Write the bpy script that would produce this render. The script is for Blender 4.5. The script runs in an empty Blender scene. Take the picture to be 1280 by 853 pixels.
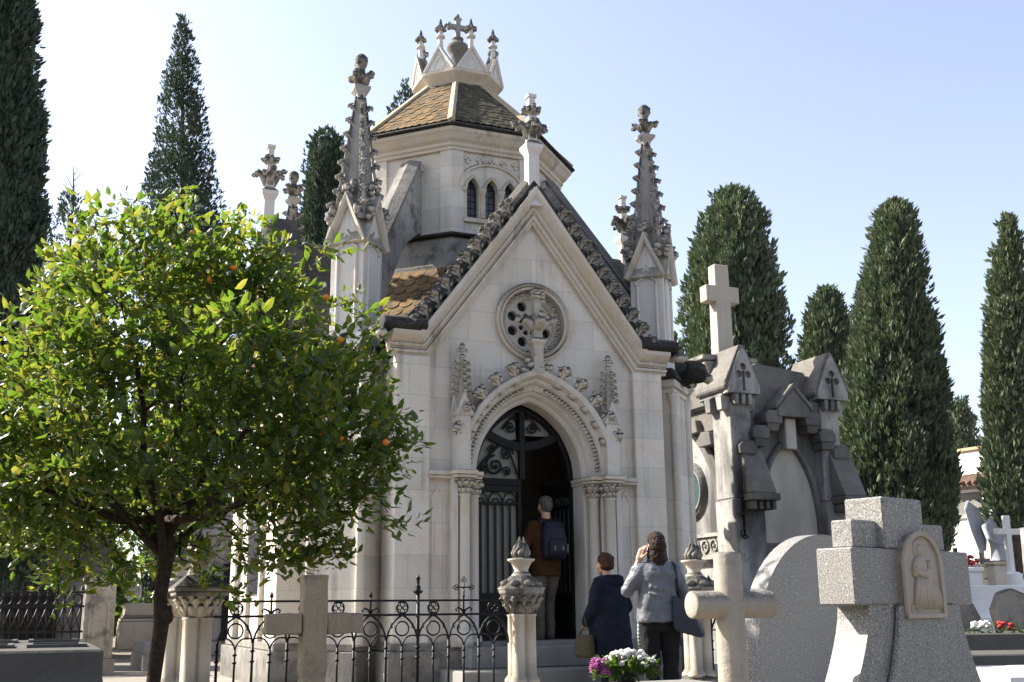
import bpy, bmesh, math, random
from mathutils import Vector, Matrix, Euler, noise as mnoise
from mathutils.geometry import tessellate_polygon
random.seed(7)
SC = bpy.context.scene
COL = SC.collection
PI = math.pi
R = math.radians
ALL = {}

# ---------------------------------------------------------------- materials
def newmat(name):
    m = bpy.data.materials.new(name); m.use_nodes = True
    nt = m.node_tree; nt.nodes.clear()
    return m, nt, nt.nodes, nt.links

class NT:
    def __init__(s, name):
        s.m, s.t, s.n, s.l = newmat(name)
        s.out = s.n.new('ShaderNodeOutputMaterial')
    def node(s, typ, **kw):
        n = s.n.new(typ)
        for k, v in kw.items():
            if k.startswith('i_'):
                key = k[2:]
                key = int(key) if key.isdigit() else key.replace('_', ' ')
                n.inputs[key].default_value = v
            else: setattr(n, k, v)
        return n
    def link(s, a, b): s.l.new(a, b)
    def coord(s): return s.node('ShaderNodeTexCoord').outputs['Object']
    def map(s, vec, scale=(1,1,1), rot=(0,0,0), loc=(0,0,0)):
        n = s.node('ShaderNodeMapping'); s.link(vec, n.inputs[0])
        n.inputs['Scale'].default_value = scale; n.inputs['Rotation'].default_value = rot; n.inputs['Location'].default_value = loc
        return n.outputs[0]
    def noise(s, vec, scale, detail=5, rough=.6, out='Fac'):
        n = s.node('ShaderNodeTexNoise'); s.link(vec, n.inputs['Vector'])
        n.inputs['Scale'].default_value = scale; n.inputs['Detail'].default_value = detail; n.inputs['Roughness'].default_value = rough
        return n.outputs[out]
    def ramp(s, fac, a, b, ca=(0,0,0,1), cb=(1,1,1,1)):
        n = s.node('ShaderNodeValToRGB'); s.link(fac, n.inputs[0])
        e = n.color_ramp.elements; e[0].position = a; e[1].position = b; e[0].color = ca; e[1].color = cb
        return n.outputs[0]
    def math(s, op, a, b=None, clamp=False):
        n = s.node('ShaderNodeMath', operation=op, use_clamp=clamp)
        for i, x in enumerate((a, b)):
            if x is None: continue
            if isinstance(x, (int, float)): n.inputs[i].default_value = x
            else: s.link(x, n.inputs[i])
        return n.outputs[0]
    def mix(s, fac, a, b, mode='MIX'):
        n = s.node('ShaderNodeMix', data_type='RGBA', blend_type=mode)
        for sock, x in ((n.inputs[0], fac), (n.inputs[6], a), (n.inputs[7], b)):
            if isinstance(x, (int, float)): sock.default_value = x
            elif isinstance(x, tuple): sock.default_value = x if len(x) == 4 else x + (1,)
            else: s.link(x, sock)
        return n.outputs[2]
    def bump(s, h, strength=.3, dist=.02, normal=None):
        n = s.node('ShaderNodeBump'); s.link(h, n.inputs['Height'])
        n.inputs['Strength'].default_value = strength; n.inputs['Distance'].default_value = dist
        if normal is not None: s.link(normal, n.inputs['Normal'])
        return n.outputs[0]
    def bsdf(s, color, rough=.8, normal=None, metallic=0, spec=.3):
        b = s.node('ShaderNodeBsdfPrincipled')
        if isinstance(color, tuple): b.inputs['Base Color'].default_value = color if len(color) == 4 else color + (1,)
        else: s.link(color, b.inputs['Base Color'])
        if isinstance(rough, (int, float)): b.inputs['Roughness'].default_value = rough
        else: s.link(rough, b.inputs['Roughness'])
        b.inputs['Metallic'].default_value = metallic
        b.inputs['Specular IOR Level'].default_value = spec
        if normal is not None: s.link(normal, b.inputs['Normal'])
        s.link(b.outputs[0], s.out.inputs[0])
        return b

def stone(name, c1, c2, dark=(.035,.034,.03), blotch=.0, top=.6, streak=.15, joint=None, bump=.35, warm=None, grime=0, tseed=0, upr=(.12,.6), sooty=0):
    s = NT(name); co = s.coord(); co = s.map(co, loc=(tseed, tseed*.7, tseed*.3))
    col = s.mix(s.ramp(s.noise(co, 1.1, 6, .6), .3, .7), c1, c2)
    if warm: col = s.mix(s.math('MULTIPLY', s.ramp(s.noise(s.map(co, loc=(9,3,1)), 2.3, 6, .65), .48, .72), .75), col, warm)
    fine = s.noise(co, 55, 4, .7)
    col = s.mix(.55, col, s.ramp(fine, .25, .75, (.72,.72,.72,1), (1.12,1.12,1.12,1)), 'MULTIPLY')
    pits = s.ramp(s.noise(co, 24, 5, .75), .66, .74)
    col = s.mix(s.math('MULTIPLY', pits, .28), col, dark)
    h = s.math('ADD', s.math('MULTIPLY', fine, .4), s.noise(co, 9, 6, .65))
    if joint:
        bw, bh, mw = joint
        sx = s.node('ShaderNodeSeparateXYZ'); s.link(s.coord(), sx.inputs[0])
        cb = s.node('ShaderNodeCombineXYZ'); s.link(s.math('ADD', sx.outputs[0], sx.outputs[1]), cb.inputs[0]); s.link(sx.outputs[2], cb.inputs[1])
        br = s.node('ShaderNodeTexBrick'); s.link(cb.outputs[0], br.inputs['Vector'])
        br.inputs['Scale'].default_value = 1; br.inputs['Brick Width'].default_value = bw; br.inputs['Row Height'].default_value = bh
        br.inputs['Mortar Size'].default_value = mw; br.inputs['Mortar Smooth'].default_value = .6; br.inputs['Bias'].default_value = 0
        br.inputs['Color1'].default_value = (.84,.84,.85,1); br.inputs['Color2'].default_value = (1.08,1.06,1.03,1); br.inputs['Mortar'].default_value = (.72,.70,.67,1)
        col = s.mix(.8, col, br.outputs['Color'], 'MULTIPLY')
        h = s.math('SUBTRACT', h, s.math('MULTIPLY', br.outputs['Fac'], .8))
    if streak:
        st = s.ramp(s.noise(s.map(co, (8,8,.5)), 1.0, 6, .68), .50, .68)
        big = s.ramp(s.noise(s.map(co, loc=(2,8,4)), .9, 4), .40, .60)
        col = s.mix(s.math('MULTIPLY', s.math('MULTIPLY', st, big), streak), col, tuple(c*2.6 for c in dark))
    if sooty:   # broad soft soot washes running down the stone
        so_ = s.ramp(s.noise(s.map(co, (1.0,1.0,.33), loc=(11,5,7)), 1.5, 5, .55), .40, .62)
        col = s.mix(s.math('MULTIPLY', so_, sooty), col, tuple(c*1.15 for c in dark))
    if grime:   # rising damp and splash dirt on the lowest courses
        sz = s.node('ShaderNodeSeparateXYZ'); s.link(s.coord(), sz.inputs[0])
        g = s.math('SUBTRACT', grime, sz.outputs[2]); g = s.math('ADD', g, s.math('MULTIPLY', s.math('SUBTRACT', s.noise(co, 3.5, 6, .7), .5), 1.3))
        col = s.mix(s.math('MULTIPLY', s.ramp(g, 0, .6), .7), col, dark)
    mask = None
    if top:
        ge = s.node('ShaderNodeNewGeometry'); sn = s.node('ShaderNodeSeparateXYZ'); s.link(ge.outputs['Normal'], sn.inputs[0])
        up = s.ramp(s.math('ADD', s.math('MULTIPLY', sn.outputs[2], .5), .5), (upr[0]+1)/2, (upr[1]+1)/2)
        nz = s.ramp(s.noise(co, 6.5, 8, .7), .5-.3*top, .72-.35*top)
        mask = s.math('MULTIPLY', up, nz)
        mask = s.math('MULTIPLY', mask, min(1, top+.15))
    if blotch:
        bl = s.ramp(s.noise(s.map(co, loc=(5,5,5)), 4.2, 9, .72), .66-.34*blotch, .78-.30*blotch)
        bl = s.math('MULTIPLY', bl, min(1, .55+.45*blotch))
        mask = bl if mask is None else s.math('MAXIMUM', mask, bl)
    if mask is not None: 
        dk = s.mix(s.ramp(s.noise(co, 30, 5, .7), .35, .75), dark, tuple(min(1,c*3.2+.012) for c in dark))
        col = s.mix(mask, col, dk)
    s.bsdf(col, .88, s.bump(h, bump, .02), spec=.2)
    return s.m

LC1, LC2, LWARM = (.68,.645,.585), (.56,.52,.455), (.55,.44,.30)
M = {}
M['wall'] = stone('limestone_ashlar', LC1, LC2, top=.3, streak=.6, joint=(.85,.37,.006), warm=(.58,.49,.385), grime=.55, bump=.25)
M['drumwall'] = stone('limestone_drum', LC1, LC2, top=.4, streak=.5, joint=(.7,.3,.006), warm=(.58,.5,.39), bump=.25)
M['trim'] = stone('limestone_trim', (.60,.56,.495), (.48,.425,.345), top=.75, streak=.6, warm=LWARM)
M['portal'] = stone('limestone_portal', (.63,.60,.55), (.51,.475,.42), top=.5, streak=.4, warm=(.54,.46,.36), grime=.5)
M['carved'] = stone('limestone_carved', (.6,.555,.49), (.40,.355,.29), top=.9, blotch=.28, streak=.3, bump=.6, upr=(-.05,.5))
M['crocket'] = stone('crocket_stone', (.62,.585,.53), (.42,.385,.33), dark=(.03,.03,.028), top=1.0, blotch=.72, streak=.3, bump=.7, upr=(-.75,.1))
M['spire'] = stone('limestone_spire', (.56,.535,.505), (.36,.34,.315), top=1.0, blotch=.42, streak=.8, bump=.6, upr=(-.2,.4))
M['pinn'] = stone('limestone_pinnacle', (.68,.66,.635), (.58,.55,.51), top=.75, streak=.25, warm=(.6,.52,.42))
M['black'] = stone('lichen_blackened_stone', (.036,.035,.033), (.016,.016,.016), top=.6, blotch=.55, streak=.2, bump=.8)
M['weather'] = stone('weathered_grey_stone', (.42,.40,.37), (.22,.21,.195), top=.85, blotch=.5, streak=.7, bump=.6)
M['pillar'] = stone('pillar_stone', (.6,.545,.46), (.44,.375,.29), top=.85, blotch=.1, streak=.5, warm=(.47,.37,.26), grime=.25)
M['pcap'] = stone('pillar_cap_stone', (.36,.33,.285), (.2,.18,.155), top=.95, blotch=.5, streak=.4, bump=.7)
M['mau'] = stone('mausoleum_stone', (.40,.39,.365), (.27,.26,.245), dark=(.06,.059,.06), top=1.0, blotch=.42, streak=1.0, sooty=1.0)
M['maudark'] = stone('mausoleum_sooty_stone', (.21,.197,.18), (.12,.114,.107), dark=(.045,.045,.045), top=.6, blotch=.35, streak=.7, sooty=.7)
M['maupanel'] = stone('mausoleum_panel_stone', (.47,.44,.385), (.38,.35,.30), dark=(.07,.068,.066), top=.3, streak=.3, sooty=.35)
M['roofstone'] = stone('brown_lichen_stone', (.21,.198,.18), (.125,.118,.107), top=.35, blotch=.3, streak=.2, bump=.8)
M['rough'] = stone('rough_crosscut_stone', (.36,.30,.215), (.23,.19,.135), top=.35, blotch=.3, streak=.3, bump=1.0)
M['barrel'] = stone('cream_barrel_stone', (.37,.335,.28), (.26,.235,.195), dark=(.09,.082,.072), top=.8, blotch=.26, streak=.7, bump=.45)
M['greyslab'] = stone('grey_slab_stone', (.24,.235,.225), (.15,.147,.14), top=.3, blotch=.2, streak=.2)
M['darkslab'] = stone('dark_ledger_stone', (.1,.097,.092), (.055,.053,.05), top=.2, blotch=.3, streak=.2)
M['marble'] = stone('white_marble', (.74,.73,.71), (.62,.60,.57), top=.15, streak=.2, bump=.1)
M['whitewall'] = stone('white_render', (.78,.76,.72), (.68,.66,.61), top=.1, streak=.3, bump=.15)
M['bluestone'] = stone('grey_blue_statue_stone', (.40,.42,.46), (.27,.28,.31), top=.3, streak=.3)
M['relief'] = stone('relief_cast_stone', (.44,.395,.335), (.33,.29,.24), dark=(.12,.10,.08), top=.3, blotch=.0, streak=.3, bump=.2)

def granite():
    s = NT('speckled_granite'); co = s.coord()
    n1 = s.noise(co, 190, 3, .6); n2 = s.noise(s.map(co, loc=(4,4,4)), 120, 4, .65)
    col = s.mix(s.ramp(n1, .40, .62), (.095,.092,.087), (.32,.31,.292))
    col = s.mix(s.ramp(n2, .57, .66), col, (.055,.053,.05))
    col = s.mix(s.ramp(s.noise(s.map(co, loc=(7,1,2)), 90, 2), .60, .70), col, (.46,.44,.41))
    col = s.mix(s.math('MULTIPLY', s.ramp(s.noise(co, 3, 6, .7), .55, .75), .35), col, (.24,.18,.12))
    s.bsdf(col, .55, s.bump(n1, .12, .004), spec=.35); return s.m
M['granite'] = granite()

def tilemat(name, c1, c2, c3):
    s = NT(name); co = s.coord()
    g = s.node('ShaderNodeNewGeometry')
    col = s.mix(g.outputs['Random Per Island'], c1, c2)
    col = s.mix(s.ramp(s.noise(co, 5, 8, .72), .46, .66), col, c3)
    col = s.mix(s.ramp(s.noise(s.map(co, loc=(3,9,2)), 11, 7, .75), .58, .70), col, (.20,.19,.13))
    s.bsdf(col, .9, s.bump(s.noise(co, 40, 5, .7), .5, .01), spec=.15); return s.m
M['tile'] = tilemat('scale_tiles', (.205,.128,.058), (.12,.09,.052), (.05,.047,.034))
M['tilemoss_shade'] = tilemat('mossy_shaded_scale_tiles', (.12,.105,.062), (.065,.06,.045), (.03,.03,.026))  # moss tones, with shade painted into the darker colours

def plain(name, c, rough=.7, var=.25, scale=8, metallic=0, spec=.3, bump=.1):
    s = NT(name); co = s.coord(); n = s.noise(co, scale, 6, .65)
    col = s.mix(s.ramp(n, .3, .7), tuple(x*(1-var) for x in c), tuple(min(1, x*(1+var)) for x in c))
    s.bsdf(col, rough, s.bump(n, bump, .01), metallic, spec); return s.m
M['iron'] = plain('black_wrought_iron', (.008,.008,.009), .5, .5, 20, .0, .25, .3)
M['doorwood'] = plain('dark_iron_door', (.008,.008,.0085), .55, .4, 20, .0, .2, .3)
M['glasspane'] = plain('painted_reflection_door_glass', (.16,.155,.13), .3, .12, 3, 0, .4, .02)  # lighter grey base colour stands in for the outdoors reflected in the panes
M['leadglass'] = plain('dark_leaded_glass', (.028,.03,.042), .22, .5, 30, 0, .5, .3)
M['greenglass'] = plain('dark_teal_glass', (.02,.05,.05), .2, .4, 6, 0, .5, .05)
M['bark'] = plain('orange_tree_bark', (.042,.03,.022), .9, .5, 25, 0, .2, .9)
M['cbark'] = plain('cypress_bark', (.07,.055,.045), .9, .4, 15, 0, .2, .8)
M['orange'] = plain('orange_peel', (.55,.17,.012), .5, .2, 30, 0, .4, .15)
M['skin'] = plain('skin', (.50,.29,.20), .55, .08, 20, 0, .35, .05)
M['sweater'] = plain('rust_brown_jersey', (.052,.025,.011), .9, .25, 9, 0, .1, .5)
M['khaki'] = plain('khaki_trousers', (.085,.073,.057), .85, .25, 8, 0, .15, .2)
M['navypack'] = plain('navy_nylon', (.007,.008,.016), .6, .3, 20, 0, .3, .2)
M['blackcloth'] = plain('black_cloth', (.012,.012,.014), .85, .3, 40, 0, .15, .2)
M['navycoat'] = plain('navy_wool_coat', (.010,.013,.022), .9, .4, 9, 0, .1, .6)
M['blazer'] = plain('grey_blazer', (.115,.123,.137), .45, .22, 9, 0, .35, .6)
M['bagleather'] = plain('navy_leather', (.012,.016,.032), .42, .2, 40, 0, .4, .1)
M['khakibag'] = plain('khaki_canvas', (.045,.038,.02), .8, .3, 25, 0, .2, .2)
M['shoe'] = plain('dark_shoe_leather', (.03,.025,.022), .5, .2, 30)
M['terracotta'] = plain('terracotta_tiles', (.16,.10,.075), .85, .3, 10)
M['ochre'] = plain('ochre_coping', (.42,.31,.19), .85, .2, 6)
M['petalw'] = plain('white_petals', (.62,.62,.59), .7, .12, 60)
M['petalp'] = plain('pink_purple_petals', (.36,.09,.27), .7, .25, 60)
M['petalr'] = plain('red_petals', (.25,.015,.02), .7, .25, 60)
M['pot'] = plain('dark_plastic_pot', (.03,.03,.032), .5, .2)

def hair(name, c1, c2):
    s = NT(name); co = s.coord()
    n = s.noise(s.map(co, (110,110,7)), 1, 5, .6)
    s.bsdf(s.mix(s.ramp(n, .35, .65), c1, c2), .45, s.bump(n, 1.0, .02), spec=.15); return s.m
M['hairgrey'] = hair('grey_hair', (.05,.048,.045), (.15,.14,.13))
M['hairred'] = hair('auburn_hair', (.035,.014,.008), (.085,.034,.018))
M['hairbrown'] = hair('brown_hair', (.012,.006,.004), (.05,.026,.016))

def scarfmat():
    s = NT('green_white_scarf'); co = s.coord()
    w = s.node('ShaderNodeTexWave', wave_type='BANDS', bands_direction='Z'); s.link(co, w.inputs['Vector'])
    w.inputs['Scale'].default_value = 9; w.inputs['Distortion'].default_value = 1.5
    s.bsdf(s.mix(s.ramp(w.outputs['Fac'], .45, .6), (.55,.56,.52), (.12,.25,.22)), .9); return s.m
M['scarf'] = scarfmat()

def leafmat(name, c1, c2, c3, trans, tcol, rough=.35, spec=.45, tmix=.4):
    s = NT(name); g = s.node('ShaderNodeNewGeometry')
    rnd = g.outputs['Random Per Island']
    col = s.mix(s.ramp(rnd, 0, .8), c1, c2)
    col = s.mix(s.ramp(rnd, .90, .97), col, c3)
    b = s.bsdf(col, rough, spec=spec)
    if trans:
        t = s.node('ShaderNodeBsdfTranslucent')
        s.link(s.mix(s.ramp(rnd, .4, 1), tcol[0], tcol[1]), t.inputs[0])
        mx = s.node('ShaderNodeMixShader', i_0=tmix); s.link(b.outputs[0], mx.inputs[1]); s.link(t.outputs[0], mx.inputs[2])
        s.link(mx.outputs[0], s.out.inputs[0])
    return s.m
M['leaf'] = leafmat('orange_leaves', (.026,.052,.013), (.058,.096,.022), (.20,.17,.035), True, ((.16,.28,.02),(.40,.40,.05)), .36, .45, .37)
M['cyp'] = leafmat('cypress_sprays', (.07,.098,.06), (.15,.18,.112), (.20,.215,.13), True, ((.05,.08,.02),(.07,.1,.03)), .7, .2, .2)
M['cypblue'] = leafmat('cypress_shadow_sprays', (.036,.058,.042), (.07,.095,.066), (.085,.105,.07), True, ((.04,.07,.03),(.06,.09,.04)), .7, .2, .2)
M['flowerleaf'] = leafmat('chrysanthemum_leaves', (.03,.06,.015), (.05,.09,.025), (.08,.1,.03), True, ((.1,.18,.02),(.12,.2,.03)))
M['shrub'] = leafmat('shrub_leaves', (.035,.06,.02), (.07,.10,.03), (.12,.10,.03), True, ((.1,.18,.02),(.16,.22,.03)))

def paving(name, c1, c2, bw, bh, mw=.012, rot=0):
    s = NT(name); co = s.map(s.coord(), rot=(0,0,rot))
    br = s.node('ShaderNodeTexBrick'); s.link(co, br.inputs['Vector'])
    br.inputs['Scale'].default_value = 1; br.inputs['Brick Width'].default_value = bw; br.inputs['Row Height'].default_value = bh
    br.inputs['Mortar Size'].default_value = mw; br.inputs['Mortar Smooth'].default_value = .4
    br.inputs['Color1'].default_value = c1 + (1,); br.inputs['Color2'].default_value = c2 + (1,); br.inputs['Mortar'].default_value = tuple(x*.35 for x in c2) + (1,)
    col = s.mix(.6, br.outputs['Color'], s.ramp(s.noise(co, 2.2, 8, .7), .25, .75, (.55,.54,.52,1), (1.15,1.14,1.1,1)), 'MULTIPLY')
    h = s.math('SUBTRACT', s.noise(co, 12, 6, .7), br.outputs['Fac'])
    s.bsdf(col, .85, s.bump(h, .4, .015), spec=.2); return s.m
M['paving'] = paving('flagstone_paving', (.27,.25,.22), (.20,.185,.16), .9, .6, .012, R(22.5))
def groundmat():
    s = NT('dusty_ground'); co = s.coord()
    col = s.mix(s.ramp(s.noise(co, .6, 8, .65), .35, .65), (.14,.122,.10), (.21,.185,.15))
    n = s.noise(co, 14, 7, .75)
    col = s.mix(s.math('MULTIPLY', s.ramp(n, .55, .7), .5), col, (.10,.085,.07))
    s.bsdf(col, .95, s.bump(n, .5, .03), spec=.1); return s.m
M['ground'] = groundmat()

# ---------------------------------------------------------------- mesh builder
def _ico(sub):
    bm = bmesh.new(); bmesh.ops.create_icosphere(bm, subdivisions=sub, radius=1)
    v = [tuple(x.co) for x in bm.verts]; bm.verts.index_update()
    f = [tuple(x.index for x in q.verts) for q in bm.faces]; bm.free(); return v, f
ICO = {1: _ico(1), 2: _ico(2), 3: _ico(3)}

class MB:
    def __init__(s): s.v = []; s.f = []; s.s = []
    def add(s, vs, fs, smooth=False, T=None):
        o = len(s.v)
        if T is not None: vs = [T @ Vector(p) for p in vs]
        s.v.extend(tuple(p) for p in vs)
        for f in fs: s.f.append(tuple(i+o for i in f)); s.s.append(smooth)
        return s
    def box(s, c, d, T=None, tp=1.0, tq=None):
        x, y, z = c; a, b, h = d[0]/2, d[1]/2, d[2]/2; tq = tp if tq is None else tq
        vs = [(x-a,y-b,z-h),(x+a,y-b,z-h),(x+a,y+b,z-h),(x-a,y+b,z-h),(x-a*tp,y-b*tq,z+h),(x+a*tp,y-b*tq,z+h),(x+a*tp,y+b*tq,z+h),(x-a*tp,y+b*tq,z+h)]
        return s.add(vs, [(0,3,2,1),(4,5,6,7),(0,1,5,4),(1,2,6,5),(2,3,7,6),(3,0,4,7)], False, T)
    def prism(s, poly, off, T=None, holes=()):
        """poly: list of 3D points (planar), extruded by off; optional holes"""
        off = Vector(off); loops = [[Vector(p) for p in poly]] + [[Vector(p) for p in h] for h in holes]
        tri = tessellate_polygon(loops); flat = [p for l in loops for p in l]; n = len(flat)
        vs = flat + [p+off for p in flat]
        fs = [tuple(t) for t in tri] + [tuple(i+n for i in reversed(t)) for t in tri]
        o = 0
        for l in loops:
            k = len(l)
            for i in range(k): fs.append((o+i, o+(i+1) % k, o+(i+1) % k+n, o+i+n))
            o += k
        return s.add(vs, fs, False, T)
    def tube(s, pts, rad, n=8, cap=True, T=None, smooth=True, flat=1.0):
        pts = [Vector(p) for p in pts]
        if isinstance(rad, (int, float)): rad = [rad]*len(pts)
        vs = []; prev = None
        for i, p in enumerate(pts):
            d = (pts[min(i+1, len(pts)-1)] - pts[max(i-1, 0)])
            if d.length < 1e-9: d = Vector((0,0,1))
            d.normalize()
            if prev is None:
                a = Vector((1,0,0)) if abs(d.x) < .8 else Vector((0,1,0))
                x = (a - d*a.dot(d)).normalized()
            else:
                x = prev - d*prev.dot(d); x = x.normalized() if x.length > 1e-6 else prev
            prev = x; y = d.cross(x)
            for k in range(n):
                an = 2*PI*k/n; vs.append(p + x*math.cos(an)*rad[i] + y*math.sin(an)*rad[i]*flat)
        fs = []
        for i in range(len(pts)-1):
            for k in range(n):
                fs.append((i*n+k, i*n+(k+1) % n, (i+1)*n+(k+1) % n, (i+1)*n+k))
        if cap: fs.append(tuple(range(n-1, -1, -1))); fs.append(tuple((len(pts)-1)*n+k for k in range(n)))
        return s.add(vs, fs, smooth, T)
    def lathe(s, prof, n=16, c=(0,0,0), rot=0, T=None, smooth=True, sx=1, sy=1):
        vs = []; fs = []
        for r, z in prof:
            for k in range(n):
                an = rot + 2*PI*k/n; vs.append((c[0]+sx*r*math.cos(an), c[1]+sy*r*math.sin(an), c[2]+z))
        for i in range(len(prof)-1):
            for k in range(n): fs.append((i*n+k, i*n+(k+1) % n, (i+1)*n+(k+1) % n, (i+1)*n+k))
        fs.append(tuple(range(n-1, -1, -1))); fs.append(tuple((len(prof)-1)*n+k for k in range(n)))
        return s.add(vs, fs, smooth, T)
    def ico(s, c, r, sub=1, jit=0, T=None, rot=None):
        if isinstance(r, (int, float)): r = (r, r, r)
        v, f = ICO[sub]; c = Vector(c); out = []
        E = Euler(rot).to_matrix() if rot else None
        for p in v:
            q = Vector(p)
            if jit: q = q*(1+random.uniform(-jit, jit))
            q = Vector((q.x*r[0], q.y*r[1], q.z*r[2]))
            if E: q = E @ q
            out.append(c+q)
        return s.add(out, f, True, T)
    def sweep(s, path, prof, fr, closed=False, smooth=False):
        """path: 2D (a,z) points; prof: (n,b) offsets; fr(a,b,z)->3D"""
        P = [Vector(p) for p in path]; N = len(P); vs = []
        for i in range(N):
            d0 = P[i]-P[i-1] if (i > 0 or closed) else P[1]-P[0]
            d1 = P[(i+1) % N]-P[i] if (i < N-1 or closed) else P[-1]-P[-2]
            n0 = Vector((-d0.y, d0.x)).normalized(); n1 = Vector((-d1.y, d1.x)).normalized()
            m = n0+n1; m = m.normalized() if m.length > 1e-6 else n0
            m = m/max(.3, m.dot(n0))
            for n, b in prof:
                q = P[i]+m*n; vs.append(fr(q.x, b, q.y))
        K = len(prof); fs = []
        for i in range(N if closed else N-1):
            j = (i+1) % N
            for k in range(K-1): fs.append((i*K+k, i*K+k+1, j*K+k+1, j*K+k))
        if not closed:
            fs.append(tuple(range(K))); fs.append(tuple((N-1)*K+k for k in range(K-1, -1, -1)))
        return s.add(vs, fs, smooth)
    def mesh(s, name):
        me = bpy.data.meshes.new(name); me.from_pydata(s.v, [], s.f)
        bm = bmesh.new(); bm.from_mesh(me); bmesh.ops.recalc_face_normals(bm, faces=bm.faces); bm.to_mesh(me); bm.free()
        if len(me.polygons) == len(s.s): me.polygons.foreach_set('use_smooth', s.s)
        me.update(); return me
    def build(s, name, mat, parent=None, bevel=0, loc=None, rotz=0, remesh=0, smooth=0):
        me = s.mesh(name); o = bpy.data.objects.new(name, me); COL.objects.link(o)
        me.materials.append(mat if not isinstance(mat, str) else M[mat])
        if parent: o.parent = parent
        if loc is not None: o.location = loc
        o.rotation_euler = (0, 0, rotz)
        if remesh:
            m = o.modifiers.new('r', 'REMESH'); m.mode = 'VOXEL'; m.voxel_size = remesh; m.use_smooth_shade = True
            m2 = o.modifiers.new('s', 'SMOOTH'); m2.factor = .5; m2.iterations = smooth or 3
        if bevel:
            m = o.modifiers.new('b', 'BEVEL'); m.width = bevel; m.segments = 1; m.limit_method = 'ANGLE'; m.angle_limit = R(40)
        return o

def thing(name, label, cat, loc=(0,0,0), rotz=0, group=None):
    o = bpy.data.objects.new(name, None); COL.objects.link(o); o.empty_display_size = .1
    o.location = loc; o.rotation_euler = (0,0,rotz); o['label'] = label; o['category'] = cat
    if group: o['group'] = group
    return o
def tag(o, label, cat, group=None):
    o['label'] = label; o['category'] = cat
    if group: o['group'] = group
    return o
def struct(o, kind='structure'): o['kind'] = kind; return o
def dup(o, parent=None, **kw):
    c = o.copy(); COL.objects.link(c)
    if parent: c.parent = parent
    return c
def dup_tree(o, loc, rotz, label, parent=None):
    r = o.copy(); COL.objects.link(r); r.location = loc; r.rotation_euler = (0,0,rotz); r['label'] = label
    for ch in o.children:
        c = ch.copy(); COL.objects.link(c); c.parent = r
        for g in ch.children:
            d = g.copy(); COL.objects.link(d); d.parent = c
    return r

# ---------------------------------------------------------------- camera and light
F_PX = 1400.0; PITCH = math.atan((764-426.5)/F_PX); CAM = Vector((0,0,.85)); ROLL = .010
cam_d = bpy.data.cameras.new('camera'); cam = bpy.data.objects.new('camera', cam_d); COL.objects.link(cam)
cam_d.sensor_width = 36; cam_d.lens = 36*F_PX/1280; cam_d.clip_end = 2000; cam_d.clip_start = .05
cam.matrix_world = Matrix.Translation(CAM) @ Matrix.Rotation(PI/2+PITCH, 4, 'X') @ Matrix.Rotation(-ROLL, 4, 'Z')
SC.camera = cam
_fw = Vector((0, math.cos(PITCH), math.sin(PITCH))); _up = Vector((0, -math.sin(PITCH), math.cos(PITCH))); _rt = Vector((1,0,0))
_R = _rt*math.cos(ROLL)-_up*math.sin(ROLL); _U = _up*math.cos(ROLL)+_rt*math.sin(ROLL)
def at(x, y, Y):
    """world point of photo pixel (x, y) at distance Y"""
    r = _R*(x-640)/F_PX - _U*(y-426.5)/F_PX + _fw
    return CAM + r*(Y/r.y)
SUN_AZ, SUN_EL = R(17), R(40)          # azimuth measured from straight left (-X) towards +Y
to_sun = Vector((-math.cos(SUN_AZ)*math.cos(SUN_EL), math.sin(SUN_AZ)*math.cos(SUN_EL), math.sin(SUN_EL)))
sd = bpy.data.lights.new('sun', 'SUN'); sd.energy = 5.0; sd.angle = R(.53); sd.color = (1, .93, .82)
so = bpy.data.objects.new('sun', sd); COL.objects.link(so); so.rotation_euler = to_sun.to_track_quat('Z', 'Y').to_euler(); so.location = (-20, 10, 30)
w = bpy.data.worlds.new('World'); SC.world = w; w.use_nodes = True
wn = w.node_tree.nodes; wl = w.node_tree.links; wn.clear()
sky = wn.new('ShaderNodeTexSky'); sky.sky_type = 'NISHITA'; sky.sun_disc = False
sky.sun_elevation = SUN_EL; sky.sun_rotation = math.atan2(to_sun.x, to_sun.y); sky.air_density = 1.0; sky.dust_density = 3.0; sky.ozone_density = 1.0; sky.altitude = 600
bg = wn.new('ShaderNodeBackground'); bg.inputs[1].default_value = .108
wo = wn.new('ShaderNodeOutputWorld'); hs = wn.new('ShaderNodeHueSaturation'); hs.inputs['Saturation'].default_value = .74; hs.inputs['Hue'].default_value = .509; wl.new(sky.outputs[0], hs.inputs['Color']); wl.new(hs.outputs[0], bg.inputs[0]); wl.new(bg.outputs[0], wo.inputs[0])
SC.view_settings.view_transform = 'Standard'; SC.view_settings.look = 'None'; SC.view_settings.exposure = 1.58; SC.view_settings.gamma = 1
SC.cycles.max_bounces = 8; SC.cycles.transparent_max_bounces = 8
SC.cycles.use_denoising = True
# ================================================================ CHAPEL
ORI = Vector((.2548, 13.6, 0)); TH = R(22.5); V0 = 2.8
_u = Vector((math.cos(TH), math.sin(TH), 0)); _v = Vector((-math.sin(TH), math.cos(TH), 0))
def W(a, b, c): return ORI + _u*a + _v*b + Vector((0,0,c))
chapel = thing('chapel', 'white gothic stone chapel with octagonal drum, gabled front and crocketed pinnacles', 'chapel', ORI, TH)

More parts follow.
